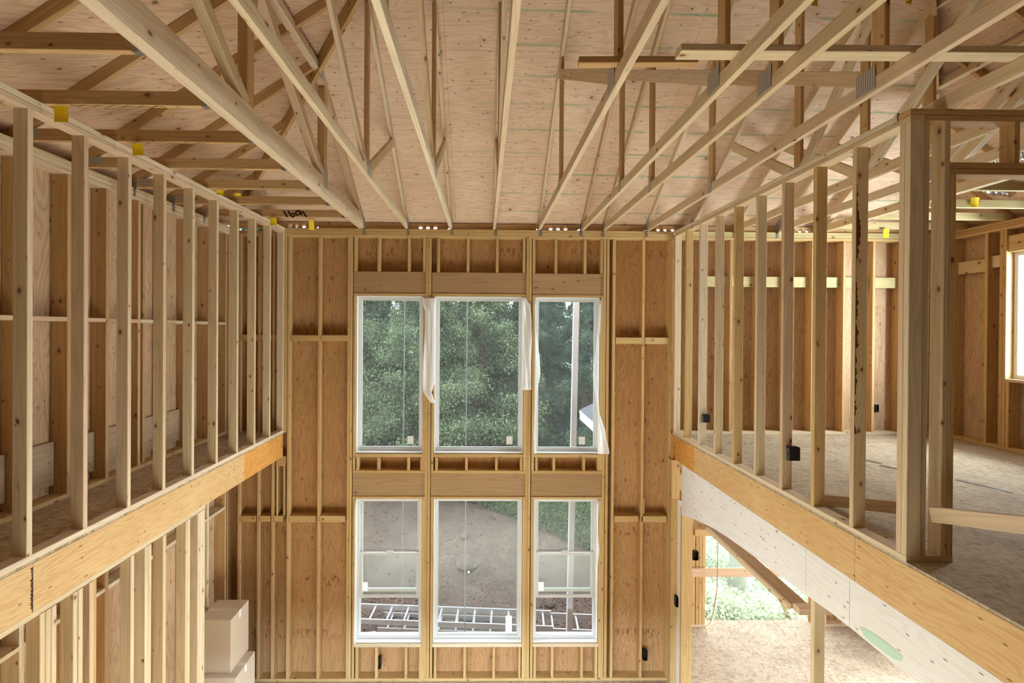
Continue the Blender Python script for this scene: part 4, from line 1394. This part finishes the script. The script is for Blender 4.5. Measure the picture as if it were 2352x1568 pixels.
def tree(kind, x, y, sc, rot, lab, z=None):
    me, tm, off = fir if kind == 'fir' else broad
    r = empty('fir_tree' if kind == 'fir' else 'leafy_tree', (x, y, gz(x, y) - .1 if z is None else z), lab, 'tree', 'trees beyond the soil bank')
    r.rotation_euler.z = rot
    r.scale = (sc, sc, sc)
    for nm_, d_, o_ in (('foliage', me, Vector((0, 0, 0))), ('trunk', tm, off)):
        c = bpy.data.objects.new(nm_, d_)
        COL.objects.link(c)
        c.parent = r
        c.location = o_


for a in (('broad', -4.3, 14.5, 1.0, .3, 'leafy tree at the left edge of the left upper window'),
          ('fir', -2.6, 16.0, 1.1, 1.3, 'fir tree behind the leafy trees outside the left upper window'),
          ('broad', -1.6, 13.6, .9, 2.2, 'leafy tree seen at the right of the left upper window'),
          ('broad', -.1, 14.2, 1.0, 4.0, 'light green leafy tree in the left half of the middle upper window'),
          ('fir', 1.35, 14.6, .95, 5.1, 'dark fir tree in the right half of the middle upper window'),
          ('fir', 3.0, 14.0, 1.0, .7, 'fir tree filling the right upper window'),
          ('fir', 4.7, 16.5, 1.0, 2.9, 'fir tree farther back at the right of the right upper window'),
          ('fir', .3, 18.5, .95, 3.6, 'tall fir tree in the gap behind the middle window'),
          ('fir', -4.6, 19.5, 1.0, 4.4, 'tall fir tree far behind the left window'),
          ('fir', 2.6, 19.5, .95, 5.6, 'tall fir tree far behind the right window'),
          ('fir', -7.5, 17.0, 1.2, 1.9, 'fir tree standing far out to the left')):
    tree(*a)


def shrub(name, x, y, z, r, n, mat, lab, size=.09):
    P_ = RNG.normal(size=(n, 3))
    P_ = P_ / np.linalg.norm(P_, axis=1)[:, None] * (RNG.uniform(0, 1, n) ** .4)[:, None] * np.array([r, r, r * .8])
    A = RNG.normal(size=(n, 3))
    me = leaves_mesh('leaves', P_, A, size, .6, mat)
    root = empty(name, (x, y, z), lab, 'shrub', 'shrubs outside')
    c = bpy.data.objects.new('leaves', me)
    COL.objects.link(c)
    c.parent = root
    c.location = (0, 0, r * .7)
    mb = MB()
    for k in range(6):
        az = k * 1.05
        mb.tube([(x, y, z - .1), (x + .3 * r * math.cos(az), y + .3 * r * math.sin(az), z + r * .5), (x + .8 * r * math.cos(az), y + .8 * r * math.sin(az), z + r * 1.1)], [.02, .014, .006], 5)
    mb.done('stems', BARK, root)


for (px, py, y, r, lab) in ((1115, 1165, 12.6, .55, 'green shrub on the crest of the bank, top of the middle lower window'), (1160, 1175, 12.2, .5, 'green shrub right of the crest in the middle lower window'), (1250, 1190, 11.6, .9, 'green bush at the left of the right lower window'), (1340, 1200, 11.2, .8, 'green bush behind the pale post in the right lower window')):
    p_ = at(px, py, y=y)
    shrub('shrub', p_.x, y, p_.z - r * .8, r, 7000, LEAF_A, lab, .05)
for k, (px, py, y, r, lab) in enumerate(((1640, 1290, 11.5, 1.1, 'glare-whitened shrub outside the doorway, leftmost'), (1720, 1370, 11.0, 1.2, 'glare-whitened shrub low in the middle of the doorway view'), (1790, 1330, 12, 1.3, 'glare-whitened shrub outside the doorway, behind the brace'), (1850, 1400, 10.6, .8, 'glare-whitened green shrub at the right end of the doorway view'), (1690, 1220, 14, 1.7, 'tall glare-whitened bush at the back of the doorway view'), (1650, 1420, 9.6, .6, 'low glare-whitened shrub at the doorway threshold, left'), (1740, 1425, 9.5, .6, 'low glare-whitened shrub at the doorway threshold, middle'), (1800, 1425, 9.8, .6, 'low glare-whitened shrub at the doorway threshold, by the brace'))):
    p_ = at(px, py, y=y)
    shrub('shrub', p_.x, y, p_.z - r * .7, r, 9000, LEAF_GLARE, lab, .055)
n_ = 60000
xy = np.stack([RNG.uniform(3.2, 8.5, n_), RNG.uniform(8.1, 14, n_)], 1)
zz_ = np.array([gz(a, b) for a, b in xy]) + np.abs(RNG.normal(size=n_)) * .12
me = leaves_mesh('undergrowth', np.column_stack([xy, zz_]), RNG.normal(size=(n_, 3)), .07, .6, LEAF_GLARE)  # leaf cover added to whiten the ground, glare put into its colour
o = bpy.data.objects.new('undergrowth', me)
COL.objects.link(o)
tag(o, 'glare-whitened low undergrowth covering the ground outside the doorway', 'undergrowth', None, 'stuff')
p_ = at(1700, 1300, y=10.2)
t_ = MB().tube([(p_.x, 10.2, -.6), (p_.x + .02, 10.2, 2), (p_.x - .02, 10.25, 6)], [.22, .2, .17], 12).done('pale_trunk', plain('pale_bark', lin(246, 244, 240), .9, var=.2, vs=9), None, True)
tag(t_, 'pale tree trunk outside the bright doorway', 'trunk')
